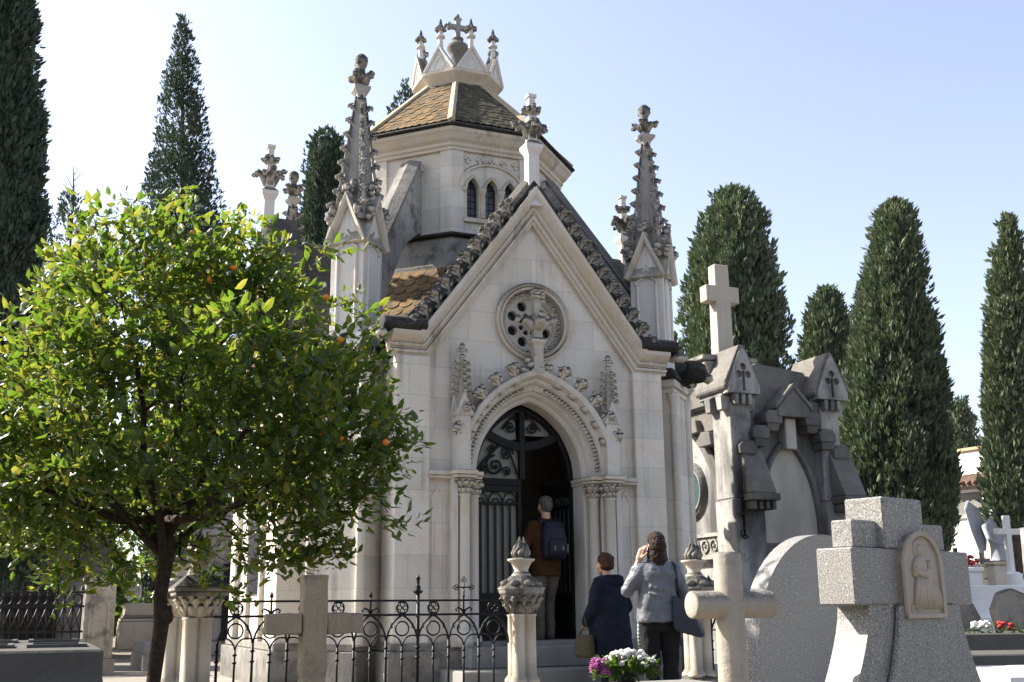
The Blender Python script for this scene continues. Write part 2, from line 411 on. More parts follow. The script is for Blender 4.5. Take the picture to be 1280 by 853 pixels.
def frame(k):
    """arm frame: a along the gable wall, b outwards from the crossing, z up"""
    t = -k*PI/2; c, s = math.cos(t), math.sin(t)
    return lambda a, b, z: (a*c + b*s, V0 + a*s - b*c, z)
def arc_pts(n_off, half=.70, r=.954, zs=2.46, n=14):
    """pointed arch from left springing over the apex to the right, offset outwards by n_off"""
    cx = r-half; rr = r+n_off; ap = math.acos(cx/rr)
    L = [(cx - rr*math.cos(ap*i/n), zs + rr*math.sin(ap*i/n)) for i in range(n+1)]
    return L + [(-x, z) for x, z in reversed(L[:-1])]
def circ(cx, cz, r, n=20, ph=0): return [(cx+r*math.cos(ph+2*PI*i/n), cz+r*math.sin(ph+2*PI*i/n)) for i in range(n)]

def crocket(mb, T, s, lobes=6):
    """hooked leaf: x along the edge, y outwards, z to the front"""
    mb.tube([(0,-.25*s,.05*s),(0,.15*s,.06*s),(0,.5*s,.10*s),(0,.80*s,.26*s),(0,.86*s,.50*s),(0,.64*s,.62*s)], [.26*s,.19*s,.21*s,.25*s,.19*s,.08*s], 8, T=T)
    mb.ico((0,.90*s,.22*s), (.33*s,.12*s,.34*s), 2, .10, T=T)
    for i in range(lobes):
        an = i/lobes*2*PI + random.uniform(-.2,.2)
        mb.ico((math.cos(an)*.34*s, (.86+.06*math.sin(3*an))*s, (.24+.32*math.sin(an))*s), (.13*s,.10*s,.13*s), 1, .2, T=T)
    for sx in (-1, 1):
        mb.ico((sx*.24*s, .52*s, .26*s), (.09*s,.24*s,.15*s), 1, .15, T=T, rot=(.2,0,-sx*.45))
        mb.ico((sx*.20*s, .16*s, .14*s), (.13*s,.20*s,.12*s), 1, .2, T=T, rot=(0,0,-sx*.5))
def edge_T(p, xdir, ydir):
    x = Vector(xdir).normalized(); y = Vector(ydir).normalized(); x = (x-y*x.dot(y)).normalized(); z = x.cross(y)
    m = Matrix((x, y, z)).transposed().to_4x4(); m.translation = Vector(p); return m

# ---- plinth and steps
mb = MB()
def cross_poly(hw, ln, pd, ps):
    """plan outline: cross with arms hw wide, ln long and a diagonal pier of half-side ps at distance pd"""
    pts = []
    for k in range(4):
        fr = frame(k)
        for a, b in ((hw, ln), (-hw, ln)): pts.append(fr(a, b, 0)[:2])
        d = pd/math.sqrt(2); e = ps*math.sqrt(2)
        if pd:
            for a, b in ((-hw, d+e-(hw-(d)) if False else max(d+e-abs(hw-d), d)), (-d, d+e), (-d-e, d), (-max(d+e-abs(hw-d), d), hw)): pts.append(fr(a, b, 0)[:2])
    return pts
pl = cross_poly(1.86, 2.95, 3.0, .36)
mb.prism([(x, y, -.05) for x, y in pl], (0,0,.47))
pl2 = cross_poly(1.82, 2.90, 3.0, .34)
mb.prism([(x, y, .42) for x, y in pl2], (0,0,.09))
plinth = mb.build('plinth', stone('plinth_stone', (.30,.28,.25), (.15,.14,.125), top=.4, blotch=.45, streak=.5, grime=.35), chapel, .012)
mb = MB(); mb.box((0,-.22,.345), (2.0,.5,.23)); mb.build('step', 'greyslab', chapel, .015)
mb = MB(); mb.box((0,-.45,.115), (2.5,.95,.23)); mb.build('step', 'greyslab', chapel, .015)

# ---- walls: gable fronts, arm sides, diagonal corners
RZ = 4.36
def gable_wall(k):
    fr = frame(k); mb = MB()
    if k == 0:
        ar = arc_pts(.2)
        out = [(-1.4,.45), (-.9,.45)] + ar + [(.9,.45), (1.4,.45), (1.4,3.84), (0,5.74), (-1.4,3.84)]
        hol = [circ(0, RZ, .43, 32)]
    else:
        out = [(-1.4,.45), (1.4,.45), (1.4,3.84), (0,5.74), (-1.4,3.84)]; hol = [circ(0, RZ, .43, 32)]
    mb.prism([fr(a, 2.8, z) for a, z in out], Vector(fr(0,2.5,0))-Vector(fr(0,2.8,0)), holes=[[fr(a, 2.8, z) for a, z in h] for h in hol])
    return mb
for k in range(4): gable_wall(k).build('gable_wall', 'wall', chapel)
for k in range(4):
    fr = frame(k)
    for s in (-1, 1):   # arm side walls
        mb = MB(); q = [fr(s*1.74, 1.3, .45), fr(s*1.74, 2.80, .45), fr(s*1.74, 2.80, 3.84), fr(s*1.74, 1.3, 3.84)]
        mb.prism(q, Vector(fr(s*1.54,0,0))-Vector(fr(s*1.74,0,0)))
        mb.build('side_wall', 'wall', chapel)
    for s in (-1, 1):   # flat corner piers of the gable front
        mb = MB(); q = [fr(s*1.36, 2.885, z) for z in (.5,)] 
        pol = [(s*1.36, 2.78), (s*1.36, 2.88), (s*1.78, 2.88), (s*1.78, 2.35), (s*1.70, 2.35), (s*1.70, 2.78)]
        mb.prism([fr(a, b, .5) for a, b in pol], (0,0,3.31))
        mb.build('corner_pier', 'wall', chapel, .01)
# interior floor and drum shell under the roofs
mb = MB(); mb.prism([(x, y, .44) for x, y in cross_poly(1.6, 2.6, 0, 0)], (0,0,.02)); mb.build('interior_floor', 'greyslab', chapel)

# ---- rake mouldings, copings, crockets and finials of the four gables
RAKE = [(-1.86,3.80), (-1.38,3.80), (0,5.64), (1.38,3.80), (1.86,3.80)]
PROF = [(-.002,2.79),(-.002,2.86),(.03,2.86),(.04,2.895),(.075,2.895),(.085,2.87),(.10,2.87),(.115,2.90),(.14,2.915),(.155,2.90),(.17,2.93),(.20,2.97),(.235,3.005),(.285,3.01),(.285,2.60)]
crock_me = []
for i in range(3):
    c = MB(); crocket(c, None, .235, 7); crock_me.append(c.mesh('crocket'))
    crock_me[-1].materials.append(M['crocket'])
for k in range(4):
    fr = frame(k)
    mb = MB(); mb.sweep(RAKE, PROF, fr); rake = mb.build('gable_moulding', 'trim', chapel, .004)
    # black lichen-covered coping stones behind the crockets
    mb = MB(); cp = [(.287,2.45),(.287,2.93),(.33,2.95),(.40,2.90),(.43,2.78),(.43,2.45)]
    mb.sweep([(-1.40,3.80),(0,5.64),(1.40,3.80)], cp, fr)
    for s in (-1, 1):
        L = [fr(s*1.44, b, z) for b, z in ((2.45,4.09),(3.0,4.09),(3.05,4.13),(3.03,4.22),(2.9,4.27),(2.45,4.25))]
        mb.prism(L, Vector(fr(s*1.98,0,0))-Vector(fr(s*1.44,0,0)))
    mb.build('coping', 'black', chapel, .012)
    for s in (-1, 1):
        mb = MB(); fx = s*1.96
        for j in range(4): mb.ico(fr(fx+s*.05, 2.7+j*.11, 4.10-.03*j), (.09,.09,.075), 1, .2)
        mb.build('kneeler_leaf', 'carved', chapel)
        # crockets climbing the rake
        A = Vector((s*1.38, 3.80)); Bp = Vector((0, 5.64)); d = (Bp-A).normalized(); nn = Vector((-d.y, d.x))*(1 if s < 0 else -1)
        if nn.y < 0: nn = -nn
        for j in range(10):
            t = .12 + j*.224
            p = A + d*t + nn*.27
            P0 = fr(p.x, 2.89, p.y); P1 = fr(p.x+d.x, 2.89, p.y+d.y); P2 = fr(p.x+nn.x*.75, 2.89, p.y+nn.y*.75+.65)
            T = edge_T(P0, Vector(P1)-Vector(P0), Vector(P2)-Vector(P0))
            out = Vector(fr(0,1,0))-Vector(fr(0,0,0))
            if (T.to_3x3() @ Vector((0,0,1))).dot(out) < 0: T = edge_T(P0, Vector(P0)-Vector(P1), Vector(P2)-Vector(P0))
            o = bpy.data.objects.new('crocket', crock_me[j % 3]); COL.objects.link(o); o.parent = rake; o.matrix_local = T
    # finial on the apex
    fb = fr(0, 2.86, 0); mb = MB()
    cx, cy = fb[0], fb[1]
    mb.lathe([(.17,5.86),(.12,6.02),(.105,6.12),(.105,6.56),(.11,6.58),(.165,6.66),(.17,6.71),(.11,6.76),(.085,6.78),(.075,7.0),(.07,7.12),(.065,7.25),(.06,7.38),(.085,7.385),(.085,7.43)], 4, (cx,cy,0), PI/4, smooth=False)
    fsh = mb.build('gable_finial', 'pinn', chapel, .003); mb = MB()
    for q in range(4):
        an = q*PI/2
        dx, dy = math.cos(an), math.sin(an)
        mb.tube([(cx+dx*.04,cy+dy*.04,6.82),(cx+dx*.09,cy+dy*.09,6.95),(cx+dx*.16,cy+dy*.16,7.0),(cx+dx*.20,cy+dy*.20,6.93)], [.05,.06,.055,.03], 8)
        for j in range(7): mb.ico((cx+dx*(.10+.018*j)+random.uniform(-.05,.05), cy+dy*(.10+.018*j)+random.uniform(-.05,.05), 7.0+random.uniform(-.07,.05)), (.045,.045,.035), 1, .25)
        for a2, r2 in ((q*PI/2, .125), (q*PI/2+PI/4, .10)):
            dx, dy = math.cos(a2), math.sin(a2)
            mb.tube([(cx+dx*.03,cy+dy*.03,7.14),(cx+dx*.08,cy+dy*.08,7.21),(cx+dx*r2,cy+dy*r2,7.20)], [.03,.04,.03], 6)
            for j in range(3): mb.ico((cx+dx*(.06+.025*j), cy+dy*(.06+.025*j), 7.22+random.uniform(-.03,.03)), (.035,.035,.028), 1, .25)
            mb.ico((cx+math.cos(a2)*.10, cy+math.sin(a2)*.10, 6.98), (.045,.045,.05), 1, .2)
    mb.build('finial_leaves', 'crocket', fsh)

# ---- rose windows
def rose(k):
    fr = frame(k); mb = MB()
    ring = [(0,2.79),(0,2.86),(.025,2.87),(.04,2.85),(.06,2.88),(.085,2.86),(.085,2.79)]
    mb.sweep(list(reversed(circ(0, RZ, .42, 40))), [(n, b) for n, b in ring], fr, closed=True, smooth=False)
    o = mb.build('rose_window', 'trim', chapel)
    mb = MB(); band = []
    mb.prism([fr(a,2.74,z) for a,z in circ(0,RZ,.43,40)], Vector(fr(0,2.70,0))-Vector(fr(0,2.74,0)), holes=[[fr(a,2.74,z) for a,z in circ(0,RZ,.34,40)]])
    for i in range(30):
        an = 2*PI*i/30; mb.ico(fr(.385*math.cos(an), 2.745, RZ+.385*math.sin(an)), (.034,.03,.03), 1, .25)
    mb.build('carved_band', 'carved', o)
    mb = MB(); holes = []
    for i in range(8): an = 2*PI*(i+.5)/8; holes.append(circ(.245*math.cos(an), RZ+.245*math.sin(an), .066, 12))
    for i in range(8): an = 2*PI*(i+.5)/8; holes.append(circ(.115*math.cos(an), RZ+.115*math.sin(an), .036, 8))
    mb.prism([fr(a,2.70,z) for a,z in circ(0,RZ,.35,32)], Vector(fr(0,2.62,0))-Vector(fr(0,2.70,0)), holes=[[fr(a,2.70,z) for a,z in h] for h in holes])
    rr = [(.0,2.70),(.0,2.73),(.02,2.73),(.02,2.70)]
    mb.sweep(list(reversed(circ(0,RZ,.325,32))), rr, fr, closed=True)
    mb.build('tracery', 'portal', o)
    mb = MB(); mb.prism([fr(a,2.60,z) for a,z in circ(0,RZ,.38,20)], Vector(fr(0,2.58,0))-Vector(fr(0,2.60,0))); mb.build('pane', 'leadglass', o)
for k in range(4): rose(k)

# ---- side arms: blind lancet windows
for k in (1, 2, 3):
    fr = frame(k); mb = MB()
    mb.sweep(arc_pts(.0,.45,.75,1.9), [(0,2.79),(0,2.87),(.05,2.89),(.10,2.86),(.10,2.79)], fr)
    for s in (-1, 1):
        q = [fr(s*.45,2.86,.5), fr(s*.55,2.86,.5), fr(s*.55,2.86,1.9), fr(s*.45,2.86,1.9)]; mb.prism(q, Vector(fr(0,2.79,0))-Vector(fr(0,2.86,0)))
    o = mb.build('lancet_window', 'trim', chapel)
    mb = MB(); mb.prism([fr(-.45,2.83,1.1)]+[fr(a,2.83,z) for a,z in arc_pts(0,.45,.75,1.9)]+[fr(.45,2.83,1.1)], Vector(fr(0,2.805,0))-Vector(fr(0,2.83,0))); mb.build('pane', 'leadglass', o)

# ---- roofs: slopes of the arms, tiled octagonal skirt, drum roof
def scale_tiles(mb, o, xd, yd, wfun, ht, tw=.15, th=.12, thick=.012):
    """rounded tiles laid on a slope: o bottom centre, xd across, yd up the slope, wfun(t)->(left,right)"""
    o = Vector(o); xd = Vector(xd).normalized(); yd = Vector(yd).normalized(); nd = xd.cross(yd)
    if nd.z < 0: nd = -nd
    rows = int(ht/th)+1
    for r in range(rows):
        y = ht - (rows-1-r)*th - th*.5
        lft, rgt = wfun(min(max(y+.3*th, 0), ht)/ht)
        x = math.floor(lft/tw)*tw + (tw/2 if r % 2 else 0)
        while x < rgt + tw*.5:
            x0, x1 = max(lft, x-tw*.49), min(rgt, x+tw*.49)
            if x1-x0 > tw*.2:
                rr = (x1-x0)/2; cxx = (x0+x1)/2
                out = []
                for a in range(7):
                    an = PI+PI*a/6
                    out.append((cxx+rr*math.cos(an), y+th*.35+min(rr, th*.85)*math.sin(an)))
                out += [(x1, y+th*1.15), (x0, y+th*1.15)]
                j = random.uniform(-.004,.004)
                top = [o + xd*px + yd*py + nd*(thick*(1.5 - (py-y)/th*.55)+j) for px, py in out]
                bot = [p - nd*thick for p in top]
                n = len(out); vs = top+bot
                fs = [tuple(range(n))] + [(i, (i+1) % n, (i+1) % n+n, i+n) for i in range(n)]
                mb.add(vs, fs)
            x += tw
def oct_c(Rr, k): an = R(-112.5+45*k); return Vector((Rr*math.cos(an), V0+Rr*math.sin(an), 0))

for k in range(4):
    fr = frame(k); mb = MB()
    for s in (-1, 1):
        q = [fr(s*1.95,1.2,3.82), fr(s*1.95,2.5,3.82), fr(0,2.5,5.92), fr(0,1.2,5.92)]
        mb.prism(q, (0,0,.10))
    mb.build('arm_roof', 'black', chapel)
# skirt under the drum
SK0, SZ0, SK1, SZ1 = 1.66, 5.42, 2.75, 4.02
mb = MB(); mb.lathe([(SK1-.02, 3.7),(SK1-.02,SZ1-.03),(SK0-.02,SZ0-.03)], 8, (0,V0,0), R(-112.5), smooth=False)
skirt = mb.build('skirt_roof', 'black', chapel)
for k in (7, 1, 3, 5):
    mb = MB(); a0, a1 = oct_c(SK1, k), oct_c(SK1, (k+1) % 8); b0, b1 = oct_c(SK0, k), oct_c(SK0, (k+1) % 8)
    bo = (a0+a1)/2 + Vector((0,0,SZ1)); to = (b0+b1)/2 + Vector((0,0,SZ0)); xd = a1-a0; wl = xd.length/2; wt = (b1-b0).length/2
    ht = (to-bo).length
    scale_tiles(mb, bo, xd, to-bo, lambda t, wl=wl, wt=wt: (-(wl+(wt-wl)*t)+.05, wl+(wt-wl)*t-.05), ht-.12, .19, .15, .016)
    mb.build('roof_tiles', 'tile', skirt)
mb = MB()
for k in range(8):
    a, b = oct_c(SK1, k), oct_c(SK0, k); a.z = SZ1; b.z = SZ0
    mb.tube([a+Vector((0,0,.02)), b+Vector((0,0,.02))], .055, 4, smooth=False)
mb.build('hip_rib', 'trim', skirt)
# drum
DR = 1.55; AP = DR*math.cos(PI/8); HS = DR*math.sin(PI/8)
mb = MB()
mb.lathe([(1.70,5.36),(1.70,5.44),(1.64,5.62),(1.66,5.80),(1.66,5.83),(1.56,5.93)], 8, (0,V0,0), R(-112.5), smooth=False)
mb.build('drum_base', 'weather', chapel, .01)
mb = MB(); mb.lathe([(1.5,5.835),(1.73,5.835),(1.75,5.86),(1.72,5.89),(1.5,5.91)], 8, (0,V0,0), R(-112.5), smooth=False); mb.build('drum_ledge', 'black', chapel, .01)
def dfrm(k):
    """frame of drum facet k: a across, d outwards from the facet plane, z up; k=0 faces the front"""
    an = R(-90+45*k); n = Vector((math.cos(an), math.sin(an), 0)); t = Vector((-n.y, n.x, 0))
    return lambda a, d, z: tuple(Vector((0,V0,0)) + n*(AP+d) + t*a + Vector((0,0,z)))
def lanc(cx, z0, zs, h, r): 
    c = r-h; ap = math.acos(c/r); n = 6
    L = [(cx + c - r*math.cos(ap*i/n), zs + r*math.sin(ap*i/n)) for i in range(n+1)]
    return [(cx-h, z0)] + L + [(2*cx-x, z) for x, z in reversed(L[:-1])] + [(cx+h, z0)]
drum = None
for k in range(8):
    fr = dfrm(k); mb = MB()
    out = [(-HS+.005,5.88),(HS-.005,5.88),(HS-.005,7.2),(-HS+.005,7.2)]
    hol = [lanc(c, 6.17, 6.60, .09, .20) for c in (-.28,0,.28)] if k % 2 == 0 else []
    mb.prism([fr(a,0,z) for a,z in out], Vector(fr(0,-.14,0))-Vector(fr(0,0,0)), holes=[[fr(a,0,z) for a,z in h] for h in hol])
    d = mb.build('drum_wall', 'drumwall', chapel)
    if k % 2 == 0:
        for c in (-.28, 0, .28):
            mb = MB(); L = lanc(c, 6.17, 6.60, .09, .20)[1:-1]
            mb.sweep(L, [(0,-.01),(0,.025),(.02,.03),(.035,.02),(.035,-.01)], fr)
            wdw = mb.build('lancet_window', 'trim', chapel)
            mb = MB(); mb.prism([fr(a,-.10,z) for a,z in lanc(c, 6.16, 6.6, .10, .21)], Vector(fr(0,-.12,0))-Vector(fr(0,-.10,0))); mb.build('pane', 'leadglass', wdw)
            mb = MB()
            for i in range(5): mb.tube([fr(c-.09,-.095,6.25+i*.1), fr(c+.09,-.095,6.25+i*.1)], .004, 4)
            mb.tube([fr(c,-.095,6.17), fr(c,-.095,6.76)], .004, 4); mb.build('glazing_bar', 'iron', wdw)
        mb = MB()
        for c in (-.14, .14):
            p = fr(c,.01,0); mb.lathe([(.05,6.17),(.05,6.2),(.035,6.22),(.035,6.52),(.045,6.53),(.06,6.59),(.065,6.62)], 10, (p[0],p[1],0))
        for c in (-.42, .42): 
            mb.ico(fr(c,.02,6.58), (.05,.05,.05), 1, .2)
        L = [(.48*math.cos(PI-PI*i/16), 6.60+.37*math.sin(PI-PI*i/16)) for i in range(17)]
        mb.sweep(L, [(0,-.01),(0,.03),(.03,.035),(.045,.02),(.045,-.01)], fr)
        mb.prism([fr(a,.05,z) for a,z in ((-.44,6.10),(.44,6.10),(.44,6.16),(-.44,6.16))], Vector(fr(0,-.02,0))-Vector(fr(0,.05,0)))
        for c in (-.36,-.18,0,.18,.36):   # row of little crosses below the cornice
            for da, dz, sa, sz in ((0,0,.035,.12),(0,.015,.105,.035)):
                mb.prism([fr(c+da-sa/2,.028,7.03+dz-sz/2), fr(c+da+sa/2,.028,7.03+dz-sz/2), fr(c+da+sa/2,.028,7.03+dz+sz/2), fr(c+da-sa/2,.028,7.03+dz+sz/2)], Vector(fr(0,-.01,0))-Vector(fr(0,.028,0)))
        mb.build('window_dressing', 'trim', chapel)
for k in range(8):   # pilaster strips wrapping the corners
    mb = MB(); p = oct_c(DR, k); pa = oct_c(DR, (k-1) % 8); pb = oct_c(DR, (k+1) % 8)
    da = (pa-p).normalized()*.17; db = (pb-p).normalized()*.17; oc = (p-Vector((0,V0,0))).normalized()
    na = Vector((math.cos(R(-90+45*(k-1))), math.sin(R(-90+45*(k-1))), 0)); nb = Vector((math.cos(R(-90+45*k)), math.sin(R(-90+45*k)), 0))
    poly = [p+da+na*-.03, p+da+na*.03, p+oc*.0325, p+db+nb*.03, p+db+nb*-.03, p-oc*.06]
    mb.prism([(x.x, x.y, 5.9) for x in poly], (0,0,1.27))
    mb.build('drum_pilaster', 'drumwall', chapel, .006)
mb = MB()
mb.lathe([(1.5,7.14),(1.60,7.14),(1.60,7.18),(1.63,7.20),(1.63,7.24),(1.68,7.28),(1.73,7.35),(1.76,7.38),(1.76,7.43),(1.5,7.44)], 8, (0,V0,0), R(-112.5), smooth=False)
mb.build('drum_cornice', 'trim', chapel, .005)
mb = MB(); mb.lathe([(1.5,7.432),(1.80,7.432),(1.82,7.45),(1.80,7.48),(1.5,7.5)], 8, (0,V0,0), R(-112.5), smooth=False); mb.build('eave_slab', 'black', chapel, .006)
# drum roof
D0, DZ0, D1, DZ1 = 1.76, 7.49, .60, 8.64
mb = MB(); mb.lathe([(D0-.03,DZ0-.02),(D1-.02,DZ1)], 8, (0,V0,0), R(-112.5), smooth=False); droof = mb.build('drum_roof', 'black', chapel)
for k in range(8):
    mb = MB(); a0, a1 = oct_c(D0, k), oct_c(D0, (k+1) % 8); b0, b1 = oct_c(D1, k), oct_c(D1, (k+1) % 8)
    bo = (a0+a1)/2 + Vector((0,0,DZ0)); to = (b0+b1)/2 + Vector((0,0,DZ1)); xd = a1-a0; wl = xd.length/2; wt = (b1-b0).length/2
    ht = (to-bo).length
    scale_tiles(mb, bo, xd, to-bo, lambda t, wl=wl, wt=wt: (-(wl+(wt-wl)*t)+.05, wl+(wt-wl)*t-.05), ht, .115, .105, .011)
    mb.build('roof_tiles', 'tilemoss_shade' if k in (0,1,2) else 'tile', droof)  # darker tile copy paints shade on the facets turned from the sun
hipm = stone('lichen_hip_stone', (.5,.45,.37), (.36,.3,.2), top=.3, blotch=.1, streak=.2, warm=(.5,.36,.12))
for k in range(8):
    mb = MB(); a, b = oct_c(D0, k), oct_c(D1, k); a.z = DZ0+.01; b.z = DZ1+.01
    mb.tube([a, b], [.06,.05], 4, smooth=False); mb.build('hip_rib', hipm, droof, .005)
# crown with eight gablets
mb = MB(); mb.lathe([(.56,8.60),(.60,8.60),(.60,8.66),(.585,8.69),(.62,8.73),(.69,8.79),(.715,8.81),(.715,8.86),(.5,8.88)], 8, (0,V0,0), R(-112.5), smooth=False)
crown = mb.build('crown_cornice', 'trim', chapel, .004)
for k in range(8):
    an = R(-90+45*k); n = Vector((math.cos(an), math.sin(an), 0)); t = Vector((-n.y, n.x, 0)); ap = .715*math.cos(PI/8); hs = .715*math.sin(PI/8)-.012
    g = lambda a, d, z: tuple(Vector((0,V0,0)) + n*(ap+d) + t*a + Vector((0,0,z)))
    mb = MB()
    mb.prism([g(-hs,-.01,8.862), g(hs,-.01,8.862), g(0,-.01,9.28)], n*-.09)
    mb.sweep([(-hs,8.862),(0,9.28),(hs,8.862)], [(-.045,-.02),(-.045,.008),(-.02,.022),(0,.022),(0,-.13),(-.02,-.13)], g)
    mb.sweep([(-.08,8.90),(-.08,8.955),(0,9.09),(.08,8.955),(.08,8.90)], [(-.012,-.015),(-.012,.003),(.012,.003),(.012,-.015)], g)
    gb = mb.build('crown_gablet', 'pinn', chapel, .003)
    p = Vector(g(0,-.05,0)); mb = MB()
    mb.lathe([(.05,9.22),(.04,9.34),(.036,9.40),(.075,9.415),(.075,9.44),(.04,9.46),(.035,9.53)], 8, (p.x,p.y,0), smooth=False)
    mb.build('finial_shaft', 'pinn', gb); mb = MB()
    for q in range(7):
        a2 = 2*PI*q/7; mb.ico((p.x+.062*math.cos(a2), p.y+.062*math.sin(a2), 9.555), (.04,.04,.034), 1, .25)
    for q in range(4):
        a2 = 2*PI*q/4; mb.ico((p.x+.03*math.cos(a2), p.y+.03*math.sin(a2), 9.60), (.03,.03,.03), 1, .25)
    mb.lathe([(.034,9.57),(.028,9.66),(.012,9.73)], 6, (p.x,p.y,0))
    mb.build('gablet_finial', 'crocket', gb)
mb = MB(); mb.lathe([(.5,8.86),(.3,9.0),(.15,9.06),(.115,9.2),(.11,9.40),(.13,9.44),(.17,9.50),(.18,9.55),(.16,9.58),(.09,9.63),(.08,9.66),(.095,9.68),(.095,9.70),(.05,9.71)], 16, (0,V0,0)); mb.build('lantern_pedestal', 'roofstone', chapel)
mb = MB()
mb.box((0,V0,9.87), (.075,.07,.36)); mb.box((0,V0,9.90), (.30,.068,.07))
for dx, dz in ((-.16,9.90),(.16,9.90),(0,10.06)):
    for a2 in range(3):
        an = [0,1.9,-1.9][a2] + (PI if dx < 0 else 0 if dx > 0 else PI/2)
        mb.ico((dx+.04*math.cos(an), V0, dz+.04*math.sin(an)), (.036,.045,.036), 1, .15)
mb.build('roof_cross', 'weather', chapel)

# ---- pinnacles on diagonal piers, with flying buttresses to the drum
def pinnacle(sx, sy):
    cx, cy = sx*2.1, V0+sy*2.15
    ang = PI/4
    # pier
    mb = MB(); mb.box((0,0,2.1), (.66,.66,3.25)); mb.box((0,0,3.77), (.74,.74,.10)); mb.box((0,0,3.66), (.70,.70,.06))
    for q in range(4):
        a = q*PI/2+PI/4; r = .47
        mb.lathe([(.055,.5),(.055,3.4),(.05,3.45),(.085,3.58),(.09,3.63)], 8, (r*math.cos(a), r*math.sin(a), 0))
    mb.build('pinnacle_pier', 'wall', chapel, .01, (cx,cy,0), ang)
    mb = MB(); mb.box((0,0,3.90), (.84,.84,.16), tp=.8)
    mb.build('pier_cap', 'black', chapel, .02, (cx,cy,0), ang)
    # shaft with trefoil panels
    gms = [MB() for _ in range(4)]; mb = MB(); mb.box((0,0,4.66), (.46,.46,1.40))
    for q in range(4):
        T = Matrix.Rotation(q*PI/2, 4, 'Z')
        fr = lambda a, b, z: tuple(T @ Vector((a, -b, z)))
        L = [(-.13,4.2),(-.13,5.17),(-.15,5.2),(-.13,5.25),(-.075,5.27),(-.07,5.33),(0,5.44),(.07,5.33),(.075,5.27),(.13,5.25),(.15,5.2),(.13,5.17),(.13,4.2)]
        mb.sweep(L, [(-.02,.225),(-.02,.240),(-.008,.258),(.010,.258),(.022,.240),(.022,.225)], fr)
        # gablet
        mb.prism([fr(-.228,.2307,5.33), fr(.228,.2307,5.33), fr(0,.2307,5.86)], Vector(fr(0,.1,0))-Vector(fr(0,.2307,0)))
        gm_ = gms[q]; gm_.sweep([(-.28,5.29),(0,5.92),(.28,5.29)], [(-.055,.15),(-.055,.262),(-.03,.30),(.0,.315),(.014,.315),(.014,.0)], fr)
    sh = mb.build('pinnacle', 'pinn', chapel, .004, (cx,cy,0), ang)
    for g_ in gms: g_.build('gablet_moulding', 'trim', sh, .003)
    mb = MB()
    mb.lathe([(.29,5.40),(.275,5.62),(.235,5.8),(.064,7.30)], 4, (0,0,0), PI/4, smooth=False)
    for q in range(4):   # crockets up the corner ribs and roofs behind the gablets
        a = q*PI/2+PI/4; T0 = Matrix.Rotation(a, 4, 'Z')
        mb.tube([T0 @ Vector((.30,0,5.6)), T0 @ Vector((.06,0,7.36))], [.025,.015], 5)
        for j in range(8):
            t = j/7.6; rr = .205*(1-t)+.05*t + (.05 if j == 0 else 0); z = 5.74+(7.28-5.74)*t
            s = .155*(1-t*.3)
            T = T0 @ edge_T((rr,0,z), (0,1,0), (.5,0,.85))
            crocket(mb, T, s, 5)
        a = q*PI/2; T0 = Matrix.Rotation(a, 4, 'Z')
        mb.tube([T0 @ Vector((.21,0,5.88)), T0 @ Vector((.22,0,6.0))], [.05,.035], 6)
        for j in range(6): mb.ico(T0 @ Vector((.235+random.uniform(-.05,.06), random.uniform(-.065,.065), 6.03+random.uniform(-.05,.08))), .045, 1, .25)
        for dy in (-.2, .2):
            for j in range(3): mb.ico(T0 @ Vector((.28+.02*j, dy+random.uniform(-.04,.04), 5.62+.05*j)), (.05,.05,.055), 1, .25)
    mb.lathe([(.062,7.24),(.062,7.28),(.085,7.30),(.065,7.33),(.085,7.38),(.15,7.44),(.155,7.48),(.07,7.50),(.06,7.54)], 4, (0,0,0), 0, smooth=False)
    mb.build('spire', 'spire', sh)
    mb = MB(); mb.lathe([(.065,7.48),(.055,7.54),(.055,7.72),(.05,7.76),(.08,7.82),(.088,7.87),(.078,7.92),(.04,7.96)], 10)
    for q in range(4):
        a = q*PI/2; dx, dy = math.cos(a), math.sin(a)
        mb.tube([(dx*.03,dy*.03,7.55),(dx*.08,dy*.08,7.63),(dx*.14,dy*.14,7.65),(dx*.165,dy*.165,7.60)], [.04,.048,.045,.03], 8)
        for j in range(5): mb.ico((dx*(.09+.02*j)+random.uniform(-.025,.025), dy*(.09+.02*j)+random.uniform(-.025,.025), 7.65+random.uniform(-.04,.035)), .034, 1, .25)
        for j in range(2): mb.ico((dx*.07, dy*.07, 7.83+j*.06), (.03,.03,.035), 1, .2)
        a += PI/4
        mb.ico((math.cos(a)*.06, math.sin(a)*.06, 7.64), .045, 1, .2)
    mb.build('spire_finial', 'crocket', sh)
    # gargoyle reaching out below the pinnacle
    mb = MB(); dg = Vector((sx, sy, 0)).normalized(); p0 = Vector((cx,cy,3.88))+dg*.36
    mb.tube([p0, p0+dg*.14+Vector((0,0,.05)), p0+dg*.25+Vector((0,0,.02)), p0+dg*.33], [.12,.13,.11,.075], 8)
    mb.ico(p0+dg*.27+Vector((0,0,.05)), (.10,.10,.10), 2, .12)
    sd_ = Vector((-dg.y, dg.x, 0))
    for s in (-1, 1): 
        mb.ico(p0+dg*.27+sd_*.09*s+Vector((0,0,.13)), (.03,.03,.07), 1, .1)
        mb.tube([p0+dg*.1+sd_*.1*s, p0+dg*.18+sd_*.15*s+Vector((0,0,.16)), p0+dg*.1+sd_*.2*s+Vector((0,0,.2))], [.05,.05,.02], 6)
    mb.build('gargoyle', 'black', chapel)
    # flying buttress
    dg = Vector((sx, sy, 0)).normalized(); rad = math.hypot(2.1,2.15)
    def P(r, z, w=0): 
        q = dg*r + sd_*w; return (q.x, V0+q.y, z)
    prof = [(AP-.06,6.93),(AP+.10,6.95),(AP+.22,6.83),(rad-.18,4.95),(rad-.18,4.05)]
    n = 8; cen = (rad-.20, 4.2)
